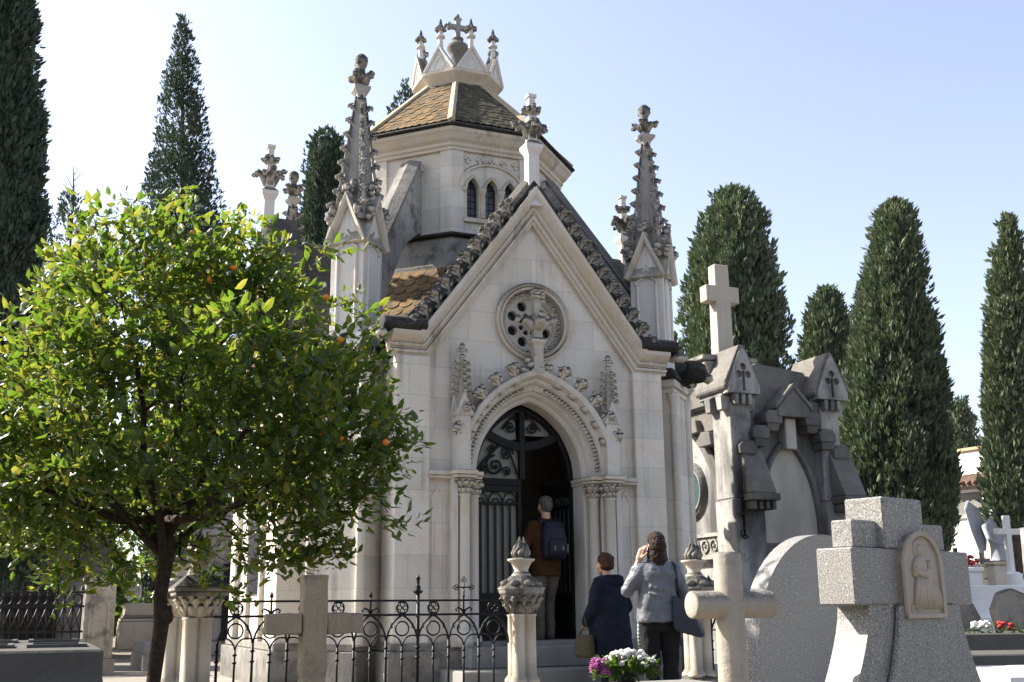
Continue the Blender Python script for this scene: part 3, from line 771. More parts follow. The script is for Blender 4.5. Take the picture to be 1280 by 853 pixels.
    for i in range(n+1):
        t = i/n; prof.append((AP+.06+(rad-.30-AP-.06)*(1-t)**.62, 4.15 + (5.95-4.15)*t**1.0))
    prof.append((AP-.06, 5.95))
    mb = MB(); mb.prism([P(r, z, -.13) for r, z in prof], sd_*.26)
    fb = mb.build('flying_buttress', 'weather', chapel, .012)
    mb = MB()
    A, B = Vector(P(AP+.05,6.99)), Vector(P(rad-.16,4.93)); d = (B-A).normalized(); nrm = sd_.cross(d); nrm = nrm if nrm.z > 0 else -nrm
    A = A+nrm*.02; B = B+nrm*.02
    q = [A-sd_*.165, A+sd_*.165, A+sd_*.165+nrm*.03, A+nrm*.085, A-sd_*.165+nrm*.03]
    mb.prism([tuple(x) for x in q], B-A)
    mb.build('buttress_coping', stone('buttress_coping_stone', (.25,.24,.225), (.12,.115,.108), top=.4, blotch=.45, streak=.2, bump=.8), fb, .012)
    mb = MB(); mb.prism([P(AP+.0,6.88,-.18), P(AP+.0,6.88,.18), P(AP+.0,6.99,.14), P(AP+.0,7.07,0), P(AP+.0,6.99,-.14)], dg*.07); mb.build('buttress_head', 'pinn', fb, .01)
for sx in (-1, 1):
    for sy in (-1, 1): pinnacle(sx, sy)

# ---- portal
fr = frame(0)
APROF = [(.0,2.42),(.0,2.66),(.025,2.69),(.05,2.69),(.06,2.72),(.085,2.76),(.105,2.76),(.115,2.80),(.175,2.83),(.185,2.87),(.205,2.90),(.235,2.90),(.245,2.93),(.27,2.985),(.31,3.01),(.335,3.0),(.345,2.96),(.345,2.79)]
mb = MB(); mb.sweep(arc_pts(0, n=18), APROF, fr, smooth=False)
port = mb.build('portal_arch', 'portal', chapel, .003)
for s in (-1, 1):
    mb = MB()
    for i in range(26):
        an = .08 + i/26*1.15; rr = .954+.145; x = .254-rr*math.cos(an); z = 2.46+rr*math.sin(an)
        if x > -.02: break
        p = fr(s*-x, 2.835, z); mb.ico(p, (.034,.022,.034), 1, .3, rot=(0,an,0)); mb.ico(fr(s*-(x-.02), 2.83, z+.015), (.022,.02,.022), 1, .3)
    mb.build('carved_band', 'carved', port)
for s in (-1, 1):   # crockets on the hood
    for j in range(5):
        an = .36 + j*.19; rr = .954+.345; x = .254-rr*math.cos(an); z = 2.46+rr*math.sin(an)
        if x > -.04: x = -.06
        d = Vector((math.sin(an), math.cos(an))); n2 = Vector((-math.cos(an), math.sin(an)))
        x += .07*math.cos(an); z -= .07*math.sin(an); P0 = Vector(fr(-s*x, 2.93, z)); ydir = Vector((-s*n2.x, 0, n2.y)); xdir = Vector((s, 0, 0)) if abs(n2.y) > .9 else Vector((-s*d.x, 0, d.y))
        T = edge_T(P0, xdir, ydir)
        if (T.to_3x3() @ Vector((0,0,1))).y > 0: T = edge_T(P0, -xdir, ydir)
        c = MB(); crocket(c, T, .22, 6); c.build('crocket', M['carved'], port)
# hood finial with leafy cross
mb = MB(); q = fr(0, 2.94, 0); cx, cy = q[0], q[1]
mb.lathe([(.10,3.68),(.085,3.85),(.085,4.02),(.09,4.03),(.13,4.07),(.135,4.10),(.08,4.13),(.072,4.20),(.075,4.3),(.07,4.45),(.075,4.72),(.08,4.74),(.055,4.77)], 4, (cx,cy,0), PI/4, smooth=False)
for dx, dy in ((1,0),(-1,0),(0,-1)):
    mb.tube([(cx+dx*.04,cy+dy*.04,4.24),(cx+dx*.1,cy+dy*.1,4.33),(cx+dx*.18,cy+dy*.16,4.36)], [.05,.065,.05], 6)
    for j in range(7): mb.ico((cx+dx*(.1+.02*j)+random.uniform(-.04,.04), cy+dy*(.08+.015*j)+random.uniform(-.04,.04), 4.35+random.uniform(-.06,.06)), .045, 1, .3)
for j in range(8): mb.ico((cx+random.uniform(-.07,.07), cy-.06+random.uniform(-.02,.02), 4.66+random.uniform(-.08,.10)), .035, 1, .3)
for s in (-1, 1):
    for j in range(8): mb.ico((cx+s*random.uniform(.04,.2), cy+random.uniform(-.04,.04), 3.74+random.uniform(-.04,.12)), (.05,.05,.05), 1, .3)
mb.build('hood_finial', 'carved', chapel)
# jambs, colonnettes, capitals, string course
for s in (-1, 1):
    mb = MB(); pol = [(.70,2.36),(.70,2.72),(.87,2.72),(.87,2.86),(1.03,2.86),(1.03,2.95),(1.10,2.95),(1.10,2.79),(.9,2.79),(.9,2.36)]
    mb.prism([fr(s*a, b, .46) for a, b in pol], (0,0,2.0)); mb.build('jamb', 'portal', chapel, .006)
    for a, b in ((.79,2.80),(.95,2.94)):
        p = fr(s*a, b, 0); mb = MB()
        mb.lathe([(.10,.46),(.10,.56),(.085,.58),(.09,.62),(.07,.66),(.062,.68),(.062,2.16),(.075,2.17),(.075,2.185)], 14, (p[0],p[1],0))
        c = mb.build('colonnette', 'portal', chapel)
        mb = MB(); mb.lathe([(.066,2.185),(.07,2.25),(.10,2.34),(.115,2.355)], 12, (p[0],p[1],0))
        for row in range(2):
            for q in range(9):
                an = 2*PI*(q+row*.5)/9; rr = .075+.03*row; mb.ico((p[0]+rr*math.cos(an), p[1]+rr*math.sin(an), 2.235+row*.075), (.027,.027,.036), 1, .3)
        mb.build('capital', 'carved', c)
    mb = MB(); pol = [(.68,2.36),(.68,2.74),(.72,2.92),(.84,2.92),(.84,3.06),(1.10,3.06),(1.12,2.90),(1.36,2.90),(1.36,2.79),(.88,2.79),(.88,2.36)]
    mb.prism([fr(s*a, b, 2.365) for a, b in pol], (0,0,.035))
    pol2 = [(a*(1.0) + (.01 if a > .9 else -.01), b + (.025 if b > 2.8 else 0)) for a, b in pol]
    mb.prism([fr(s*a, b, 2.402) for a, b in pol2], (0,0,.05)); mb.build('abacus', 'trim', chapel, .006)
    # side panel with trefoil head
    mb = MB(); L = [(s*1.23-.07,.7),(s*1.23-.07,2.1),(s*1.23-.085,2.14),(s*1.23-.05,2.18),(s*1.23,2.28),(s*1.23+.05,2.18),(s*1.23+.085,2.14),(s*1.23+.07,2.1),(s*1.23+.07,.7)]
    mb.sweep(L, [(-.012,2.795),(-.012,2.812),(.012,2.812),(.012,2.795)], fr); mb.build('blind_panel', 'wall', chapel)
    # small pinnacle over the capitals
    mb = MB(); p = fr(s*.98, 2.93, 0)
    mb.box((p[0],p[1]+.03,2.80), (.17,.22,.68))
    f2 = lambda a, b, z: (p[0]+a, p[1]-b, z)
    mb.prism([f2(-.085,.082,3.14), f2(.085,.082,3.14), f2(0,.082,3.33)], (0,.16,0))
    mb.sweep([(-.105,3.10),(0,3.36),(.105,3.10)], [(-.03,.0),(-.03,.092),(0,.105),(.01,.105),(.01,-.07)], f2)
    f3 = lambda a, b, z: (p[0]+b, p[1]+.03+a, z)
    f4 = lambda a, b, z: (p[0]-b, p[1]+.03-a, z)
    for ff in (f3, f4): mb.sweep([(-.125,3.10),(0,3.34),(.125,3.10)], [(-.03,.0),(-.03,.088),(0,.10),(.01,.10),(.01,.0)], ff)
    pn = mb.build('portal_pinnacle', 'portal', chapel, .003)
    mb = MB(); mb.lathe([(.085,3.2),(.07,3.34),(.028,3.80),(.05,3.81),(.05,3.83),(.025,3.85),(.03,3.92),(.045,3.95),(.02,3.99)], 4, (p[0],p[1],0), PI/4, smooth=False)
    for j in range(5):
        for dx, dy in ((1,0),(-1,0),(0,-1)):
            rr = .075-.009*j; z = 3.38+.085*j
            crocket(mb, edge_T((p[0]+dx*rr*.75, p[1]+dy*rr*.75, z), (-dy, dx, 0), (dx, dy, .8)), .075, 4)
    for dx, dy in ((1,0),(-1,0),(0,-1)):
        for j in range(2): mb.ico((p[0]+dx*(.03+.025*j), p[1]+dy*(.03+.025*j), 3.90), .024, 1, .2)
    mb.build('spire', 'carved', pn)

# ---- wrought-iron door: left leaf shut, right leaf open inwards, tracery above
BV = 2.44
def rect(mb, fr, a0, a1, z0, z1, b0, b1):
    mb.prism([fr(a0,b0,z0), fr(a1,b0,z0), fr(a1,b0,z1), fr(a0,b0,z1)], Vector(fr(0,b1,0))-Vector(fr(0,b0,0)))
def scroll(mb, fr, cx, cz, r, turns, b, rad, start, sgn=1, n=22):
    pts = []
    for i in range(n+1):
        t = i/n; an = start + sgn*turns*2*PI*t; rr = r*(1-t*.85)
        pts.append(fr(cx+rr*math.cos(an), b, cz+rr*math.sin(an)))
    mb.tube(pts, rad, 6)
    mb.ico(pts[-1], rad*2.0, 1)
def leaf_door(parent, fr, a0, a1, name):
    """door leaf spanning a0..a1: lower panel, bars, arcade, transom and scrollwork"""
    w = a1-a0; mb = MB()
    for x0, x1 in ((a0, a0+.05), (a1-.05, a1)): rect(mb, fr, x0, x1, .47, 2.44, BV, BV-.06)
    for z0, z1 in ((.47,.60),(.98,1.06),(2.12,2.15),(2.28,2.44)): rect(mb, fr, a0+.05, a1-.05, z0, z1, BV-.002, BV-.058)
    rect(mb, fr, a0+.05, a1-.05, .60, .98, BV-.02, BV-.04)
    rect(mb, fr, a0-.0, a1+.0, 2.36, 2.40, BV+.02, BV-.07)
    o = mb.build(name, 'doorwood', parent, .003)
    mb = MB(); nb = 6
    for i in range(1, nb):
        x = a0+.05+(w-.1)*i/nb
        rect(mb, fr, x-.011, x+.011, 1.06, 2.12, BV-.01, BV-.035)
    for i in range(3):
        xc = a0+.05+(w-.1)*(i*2+1)/nb; hw = (w-.1)/nb
        for h in (hw, hw*.5):
            L = [(xc-h,2.12)] + [(xc-h*math.cos(t*PI/12), 2.12+h*1.55*math.sin(t*PI/12)) for t in range(13)]
            mb.tube([fr(a, BV-.02, z) for a, z in L], .010, 5)
    mb.build('door_bars', 'iron', o)
    mb = MB(); rect(mb, fr, a0+.05, a1-.05, .6, 2.28, BV-.06, BV-.066); mb.build('glass', 'glasspane', o)
    return o
ld = leaf_door(chapel, fr, -.70, -.02, 'door')
# quarter tympanum above the shut leaf
mb = MB()
TY = [(-.70,2.46)] + [(x, z) for x, z in arc_pts(0, n=18)[1:19] if x < -.03]
L = [(x, z) for x, z in arc_pts(-.03, .70, .954) ]
mb.sweep([p for p in L], [(-.05,BV-.08),(-.05,BV-.0),(0,BV-.0),(0,BV-.08)], fr)
rect(mb, fr, -.035, .035, 2.44, 3.33, BV, BV-.07)
for z, hw in ((2.98,.52),):   # curved crossbar of the tracery head
    LL = [(-hw+2*hw*i/16, 3.02-.17*math.sin(PI*i/16)) for i in range(17)]
    mb.sweep(LL, [(-.05,BV-.06),(-.05,BV-.005),(.05,BV-.005),(.05,BV-.06)], fr)
ty = mb.build('tympanum_frame', 'doorwood', chapel)
mb = MB()
scroll(mb, fr, -.36, 2.60, .13, 1.6, BV-.03, .016, PI*.5, 1); scroll(mb, fr, -.20, 2.75, .09, 1.5, BV-.03, .013, 0, 1)
scroll(mb, fr, -.20, 2.53, .065, 1.4, BV-.03, .012, PI, -1); scroll(mb, fr, -.52, 2.56, .07, 1.4, BV-.03, .012, 0, -1)
scroll(mb, fr, -.40, 2.82, .06, 1.4, BV-.03, .011, PI, 1)
for s in (-1, 1):
    scroll(mb, fr, s*.15, 3.10, .08, 1.4, BV-.03, .013, PI/2+s*PI/2, s); scroll(mb, fr, s*.09, 3.22, .04, 1.2, BV-.03, .01, 0, s)
    mb.tube([fr(s*.26,BV-.03,3.06), fr(s*.15,BV-.03,3.20), fr(s*.04,BV-.03,3.26)], .012, 6)
mb.tube([fr(-.64,BV-.03,2.47), fr(-.5,BV-.03,2.66), fr(-.3,BV-.03,2.86), fr(-.06,BV-.03,2.93)], .016, 6)
mb.tube([fr(-.06,BV-.03,2.5), fr(-.14,BV-.03,2.72), fr(-.22,BV-.03,2.90)], .014, 6)
mb.build('scrollwork', 'iron', ty)
mb = MB(); g = [(-.66,2.45)] + [(x, z) for x, z in arc_pts(-.05)[2:] if x < -.02] + [(-.02,2.45)]
mb.prism([fr(a,BV-.07,z) for a, z in g], Vector(fr(0,BV-.076,0))-Vector(fr(0,BV-.07,0)))
g2 = [(.03,2.98),(.2,2.95)] + [(x, z) for x, z in arc_pts(-.05) if x > .02 and z > 3.0][::-1][:0]
g3 = [(.02,3.0),(.46,3.0)] + [(x, z) for x, z in reversed(arc_pts(-.05)) if x > .02 and z > 3.0]
mb.prism([fr(a,BV-.07,z) for a, z in g3], Vector(fr(0,BV-.076,0))-Vector(fr(0,BV-.07,0)))
mb.build('glass', 'glasspane', ty)
# right leaf swung inwards about its hinge at a=.70
hx, hb = .70, BV-.03; ca, sa = math.cos(R(80)), math.sin(R(80))
def fro(a, b, z):
    da, db = a-hx, b-(BV-.03)
    return fr(hx + da*ca - db*sa, hb + da*sa + db*ca, z)
leaf_door(chapel, fro, .02, .70, 'door')
# ================================================================ GROUND
mb = MB(); mb.add([(-900,-60,0),(900,-60,0),(900,1200,0),(-900,1200,0)], [(0,1,2,3)]); struct(mb.build('ground', 'ground'))
def sheet(name, pts, z, mat): 
    mb = MB(); mb.add([(x, y, z) for x, y in pts], [tuple(range(len(pts)))]); return struct(mb.build(name, mat))
cp = [W(a, b, 0) for a, b in ((-5.2,-3.6),(9,-3.6),(9,9),(-5.2,9))]
sheet('path', [(p.x, p.y) for p in cp], .004, 'paving')
cp = [W(a, b, 0) for a, b in ((-7.2,-3.6),(-5.2,-3.6),(-5.2,34),(-7.2,34))]
sheet('path', [(p.x, p.y) for p in cp], .006, 'paving')

def leafcloud(name, mat, items, parent, simple=False):
    """items: (p, dir, side, L, w) -> folded kite leaves in one mesh"""
    vs = []; fs = []
    for p, d, sd, L, w in items:
        o = len(vs); n = d.cross(sd)*(w*.35)
        if not simple:
            c = n*-1.1; a, b, t = p + d*(L*.32), p + d*(L*.68) - n*.9, p + d*L - n*2.2
            vs += [p, a-sd*w+n, a, a+sd*w+n, b-sd*w*.85, b+c*.6, b+sd*w*.85, t]
            fs += [(o,o+2,o+1),(o,o+3,o+2),(o+1,o+2,o+5,o+4),(o+2,o+3,o+6,o+5),(o+4,o+5,o+7),(o+5,o+6,o+7)]
            continue
        m = p + d*(L*.5)
        vs += [p, m - sd*w + n, m, m + sd*w + n, p + d*L]
        fs += [(o,o+3,o+2,o+1),(o+1,o+2,o+3,o+4)] if simple else [(o,o+2,o+1),(o,o+3,o+2),(o+1,o+2,o+4),(o+2,o+3,o+4)]
    me = bpy.data.meshes.new(name); me.from_pydata([tuple(v) for v in vs], [], fs); me.materials.append(M[mat] if isinstance(mat, str) else mat)
    ob = bpy.data.objects.new(name, me); COL.objects.link(ob); ob.parent = parent; return ob
def rv(): 
    while True:
        v = Vector((random.uniform(-1,1), random.uniform(-1,1), random.uniform(-1,1)))
        if .05 < v.length < 1: return v.normalized()

# ================================================================ CYPRESSES
def cypress(label, cx, prof, d, n=6000, spray=.30, mat='cyp', core=.74, trunk=.16, gaps=0, lumps=.28, lean=0, group='cypresses', seed=1, name='cypress_tree'):
    """prof: (photo y, half width in px) from top to bottom, at distance d"""
    random.seed(seed)
    pts = []
    for y, hw in prof:
        p = at(cx, y, d); q = at(cx+hw, y, d); pts.append((p.z, q.x-p.x, p.x))
    base = Vector((pts[-1][2], d, 0)); z0 = max(pts[-1][0], .5)
    t = thing(name, label, 'tree', base, 0, group)
    def rad(z):
        for i in range(len(pts)-1):
            a, b = pts[i], pts[i+1]
            if a[0] >= z >= b[0]:
                k = (a[0]-z)/max(1e-6, a[0]-b[0]); return a[1]+(b[1]-a[1])*k, (a[2]+(b[2]-a[2])*k) - base.x
        return (pts[0][1], pts[0][2]-base.x) if z > pts[0][0] else (pts[-1][1], 0)
    zt = pts[0][0]
    tot = []; Z = 60
    for i in range(Z):
        z = z0+(zt-z0)*(i+.5)/Z; tot.append(max(.02, rad(z)[0]))
    n = int(n*2.8); spray *= .50; items = []; S = Vector((seed*3.1, seed*1.7, 0))
    zs = random.choices(range(Z), weights=tot, k=n)
    for zi in zs:
        z = z0+(zt-z0)*(zi+random.random())/Z; r, ox = rad(z); an = random.uniform(0, 2*PI)
        lump = mnoise.noise(Vector((math.cos(an)*1.9*max(.7,r), math.sin(an)*1.9*max(.7,r), z*.42))*1.15 + S) + .6*mnoise.noise(Vector((math.cos(an)*4.5*max(.6,r), math.sin(an)*4.5*max(.6,r), z*1.1)) + S)
        lump2 = mnoise.noise(Vector((math.cos(an)*r, math.sin(an)*r, z*.6))*3.0 + S)
        if gaps and lump2 < gaps-.35: continue
        rr = r*(1+lumps*lump+.12*lump2)*(random.uniform(.72,1.03) if core else math.sqrt(random.uniform(.08,1)))
        if core and lump2 < -.48: continue
        stray = random.random() < .05
        if stray: rr = r*random.uniform(1.0,1.13)+.05
        p = Vector((ox+math.cos(an)*rr, math.sin(an)*rr, z))
        o = Vector((math.cos(an), math.sin(an), 0))
        for j in range(3):
            dr = (o*random.uniform(.15,.75) + Vector((0,0,random.uniform(.5,1.1))) + rv()*.35).normalized()
            sd = dr.cross(rv()).normalized(); L = spray*random.uniform(.6,1.3)*(1.4 if stray else 1)
            items.append((p + rv()*spray*.3, dr, sd, L, L*random.uniform(.13,.22)))
    leafcloud('crown', mat, items, t, True)
    if core:
        mb = MB(); pr = []
        for i in range(16): 
            z = z0+(zt-z0)*i/15*.97; pr.append((max(.02, rad(z)[0]*core), z))
        N = 14; vs = []; fs = []
        for r, z in pr:
            ox = rad(z)[1]
            for k in range(N):
                a = 2*PI*k/N; q = 1+.12*mnoise.noise(Vector((math.cos(a)*2, math.sin(a)*2, z))+S); vs.append((ox+math.cos(a)*r*q, math.sin(a)*r*q, z))
        for i in range(len(pr)-1):
            for k in range(N): fs.append((i*N+k, i*N+(k+1) % N, (i+1)*N+(k+1) % N, (i+1)*N+k))
        mb.add(vs, fs, True); mb.build('inner_foliage', mat, t)
    mb = MB(); tp = [(rad(z0+(zt-z0)*f)[1] if f else 0, 0, (z0+(zt-z0)*f if f else 0)) for f in (0,.15,.4,.7,.93)]
    mb.tube(tp, [trunk, trunk*.9, trunk*.65, trunk*.35, trunk*.1], 8)
    if not core:
        for i in range(70):
            f = random.uniform(.12,.95); z = z0+(zt-z0)*f; r, ox = rad(z); an = random.uniform(0,2*PI)
            mb.tube([(ox,0,z-.3*r), (ox+math.cos(an)*r*.5, math.sin(an)*r*.5, z+.15*r), (ox+math.cos(an)*r*.95, math.sin(an)*r*.95, z+.8*r)], [trunk*.25*(1.1-f), trunk*.16*(1.1-f), .008], 5)
    mb.build('trunk', 'cbark', t)
    return t
cypress('broad dark cypress rising behind the stone cross of the sooty mausoleum', 915, [(238,5),(248,19),(278,34),(335,47),(400,57),(470,65),(540,67),(640,66),(720,60)], 30, 9000, .34, seed=2, lumps=.42)
cypress('short narrow cypress peeping up between two bigger cypresses right of the mausoleum', 1033, [(362,3),(372,14),(410,24),(450,29),(520,32),(640,32),(720,30)], 34, 5000, .32, seed=3)
cypress('huge dense cone-shaped cypress standing behind the granite cross monument', 1118, [(254,3),(261,15),(295,23),(350,33),(430,45),(500,55),(560,62),(600,64),(640,61),(700,50)], 24, 13000, .26, seed=4, lumps=.30)
cypress('tall pencil-thin cypress at the right edge in front of the white wall', 1260, [(270,1),(282,6),(325,14),(400,20),(480,22),(560,23),(620,27),(660,17)], 22, 9000, .22, seed=5, lumps=.28)
cypress('small distant conifer showing above the white wall coping', 1200, [(497,2),(515,10),(540,16),(570,22),(640,28),(740,28)], 62, 2500, .5, seed=6, lumps=.5)
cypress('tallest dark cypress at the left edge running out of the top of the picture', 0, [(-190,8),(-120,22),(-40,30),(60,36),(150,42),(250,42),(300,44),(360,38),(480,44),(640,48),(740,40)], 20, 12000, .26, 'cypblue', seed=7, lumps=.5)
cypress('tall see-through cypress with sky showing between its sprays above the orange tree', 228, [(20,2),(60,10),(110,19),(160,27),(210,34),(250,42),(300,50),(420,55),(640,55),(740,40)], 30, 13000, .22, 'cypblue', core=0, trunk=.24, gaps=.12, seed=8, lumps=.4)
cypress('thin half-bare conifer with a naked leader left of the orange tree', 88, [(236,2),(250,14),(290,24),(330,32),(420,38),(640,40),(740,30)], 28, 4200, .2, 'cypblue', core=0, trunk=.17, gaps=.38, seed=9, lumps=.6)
bt = bpy.context.scene.objects
mb = MB(); a = at(92, 208, 28); b = at(87, 300, 28); mb.tube([b, (a+b)/2+Vector((.05,0,0)), a], [.06,.035,.008], 6)
for i in range(16):
    p = b.lerp(a, random.uniform(.0,.85)); mb.tube([p, p+Vector((random.uniform(-.35,.35), random.uniform(-.2,.2), random.uniform(.1,.45)))], [.012,.004], 4)
_t9 = [o for o in COL.objects if o.get('label','').startswith('thin half-bare')][0]
ld_ = mb.build('bare_leader', 'cbark', _t9); ld_.location = -_t9.location
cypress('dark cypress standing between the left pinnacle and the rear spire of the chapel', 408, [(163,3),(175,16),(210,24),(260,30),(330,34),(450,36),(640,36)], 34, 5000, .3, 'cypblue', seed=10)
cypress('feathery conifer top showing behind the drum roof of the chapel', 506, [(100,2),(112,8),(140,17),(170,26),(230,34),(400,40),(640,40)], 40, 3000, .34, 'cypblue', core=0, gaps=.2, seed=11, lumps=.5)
cypress('bushy young conifer at the foot of the white wall beside the huge cypress', 1172, [(545,3),(560,14),(600,20),(640,20),(690,12)], 27, 1800, .24, seed=12)

_big = [o for o in COL.objects if o.get('label','').startswith('huge dense cone')][0]
for i, (x, y, lab) in enumerate(((-13,-7,'unseen dense cypress added behind the viewpoint to cut sky light, far to the left'),(-7.5,-10,'unseen dense cypress added behind the viewpoint to cut sky light, left of the middle'),(-1.5,-11,'unseen dense cypress added straight behind the viewpoint to cut sky light'),(4.5,-10.5,'unseen dense cypress added behind the viewpoint to cut sky light, right of the middle'),(10,-8,'unseen dense cypress added behind the viewpoint to cut sky light, far to the right'),(15.5,-3,'unseen dense cypress added right of the viewpoint to cut sky light'))):
    dup_tree(_big, (x, y, 0), i*1.1, lab)  # unseen copies, added to block sky light falling on the facade
# ================================================================ ORANGE TREE
random.seed(21)
OT = Vector((-2.47, 8.0, 0)); ot = thing('orange_tree', 'leafy orange tree with a dark trunk and small ripe oranges in front of the chapel', 'tree', OT)
def inside_crown(p):
    """lobed crown, local coordinates"""
    t = 1-.24*min(1, max(0, (p.z-2.3)/1.3)); q = Vector(((p.x+.02)/(1.60*t), p.y/(1.45*t), (p.z-2.33)/1.40))
    l = q.length; n = mnoise.noise(q.normalized()*2.1+Vector((3,1,5)))*.26 + mnoise.noise(q.normalized()*5+Vector((1,7,2)))*.12
    lim = 1+n
    if p.z < 1.5: lim *= .97
    return l, lim
mb = MB(); mb.tube([(.0,0,-.05),(-.01,.0,.4),(.02,0,.78),(.0,.0,.98),(.03,.02,1.25),(.01,.02,1.55)], [.060,.050,.054,.047,.049,.042], 10)
mb.ico((.055,-.01,.84), (.05,.05,.07), 2, .1)
tr = mb.build('trunk', 'bark', ot)
limbs = []
for i in range(11):
    an = i*2*PI/11+random.uniform(-.3,.3); z0 = random.uniform(1.15,1.5) if i % 3 else 1.5
    up = [.5,1.5,1.0,1.9,.8,2.2,.25,1.3,1.8,.1,1.6][i]
    ln = 1.15 if up < 1.4 else .8
    p = Vector((0.01,0,z0)); pts = [p.copy()]
    d = Vector((math.cos(an)*ln, math.sin(an)*ln*.9, up))
    for k in range(1, 6):
        f = k/5; pts.append(p + Vector((d.x*f**.85, d.y*f**.85, d.z*f**1.1)) + rv()*.06)
    limbs.append(pts); mb = MB(); mb.tube(pts, [.036,.030,.025,.02,.015,.009], 7); mb.build('branch', 'bark', ot)
tips = []; tries = 0
while len(tips) < 2350 and tries < 90000:
    tries += 1
    p = Vector((random.uniform(-2.2,2.2), random.uniform(-1.9,1.9), random.uniform(.8,4.1)))
    l, lim = inside_crown(p)
    if l > lim: continue
    if l < lim*.5 and random.random() < .75: continue
    # airy pockets
    if mnoise.noise(p*1.9+Vector((4,9,2))) < -.19: continue
    if p.z < 1.62 and p.x > -.35 and p.x < .75 and random.random() < .6: continue
    tips.append(p)
# trailing sprays seen against the chapel wall and shoots above the crown
for x, y, dz in ((505,545,0),(490,520,0),(470,560,0),(500,640,0),(480,610,0),(455,600,0),(350,690,0),(360,700,0),(330,715,0),(345,660,0),(480,590,0),(430,590,0),(150,262,0),(148,280,0),(212,248,0),(225,258,0),(120,300,0),(300,285,0),(420,320,0),(60,370,0),(20,420,0),(460,400,0),(440,380,0),(310,700,0),(300,730,0),(495,555,0),(440,630,0),(475,640,0),(465,540,0)):
    p = at(x, y, 8.0 + random.uniform(-.3,.3)) - OT
    for k in range(3): tips.append(p+rv()*.10)
nodes = [(q, .022-.003*k) for L in limbs for k, q in enumerate(L[1:])]
tips.sort(key=lambda p: min((p-q).length for q, _ in nodes))
mb = MB(); items = []
for p in tips:
    near, nr = min(nodes, key=lambda n: (n[0]-p).length_squared + .25*max(0, (n[0].length-p.length))); v = p-near; r0 = max(.0028, nr*.72)
    mid = near+v*.5+Vector((0,0,-.10*v.length))+rv()*.05
    if v.length < .9: mb.tube([near, mid, p], [r0, r0*.8, r0*.6], 4, cap=False); nodes.append((p, r0*.8)); nodes.append((mid, r0*.85))
    tw = (v.normalized()*.6 + Vector((p.x*.3, p.y*.3, .15)) + rv()*.5).normalized()
    for k in range(random.randint(9, 13)):
        b = p + tw*random.uniform(-.18,.08) + rv()*.05
        d = (tw*.75 + rv()*.75 + Vector((0,0,-.18))).normalized(); sd = d.cross(Vector((0,0,1))+rv()*.6)
        if sd.length < .05: continue
        sd.normalize(); L = random.uniform(.05,.112)
        items.append((b, d, sd, L, L*random.uniform(.20,.27)))
mb.build('twigs', 'bark', ot)
leafcloud('crown', 'leaf', items, ot)
mbo = MB(); mbo.ico((0,0,0), (.023,.023,.022), 2, .02); om = mbo.mesh('orange'); om.materials.append(M['orange'])
for x, y in ((240,292),(246,322),(292,335),(408,372),(200,432),(166,388),(400,545),(426,549),(482,553),(425,425),(128,437),(262,350),(330,280),(100,520)):
    p = at(x, y, 7.35 if y > 330 else 7.7) - OT; o = bpy.data.objects.new('orange', om); COL.objects.link(o); o.parent = ot; o.location = p; o.rotation_euler = (random.random()*3, random.random()*3, 0)

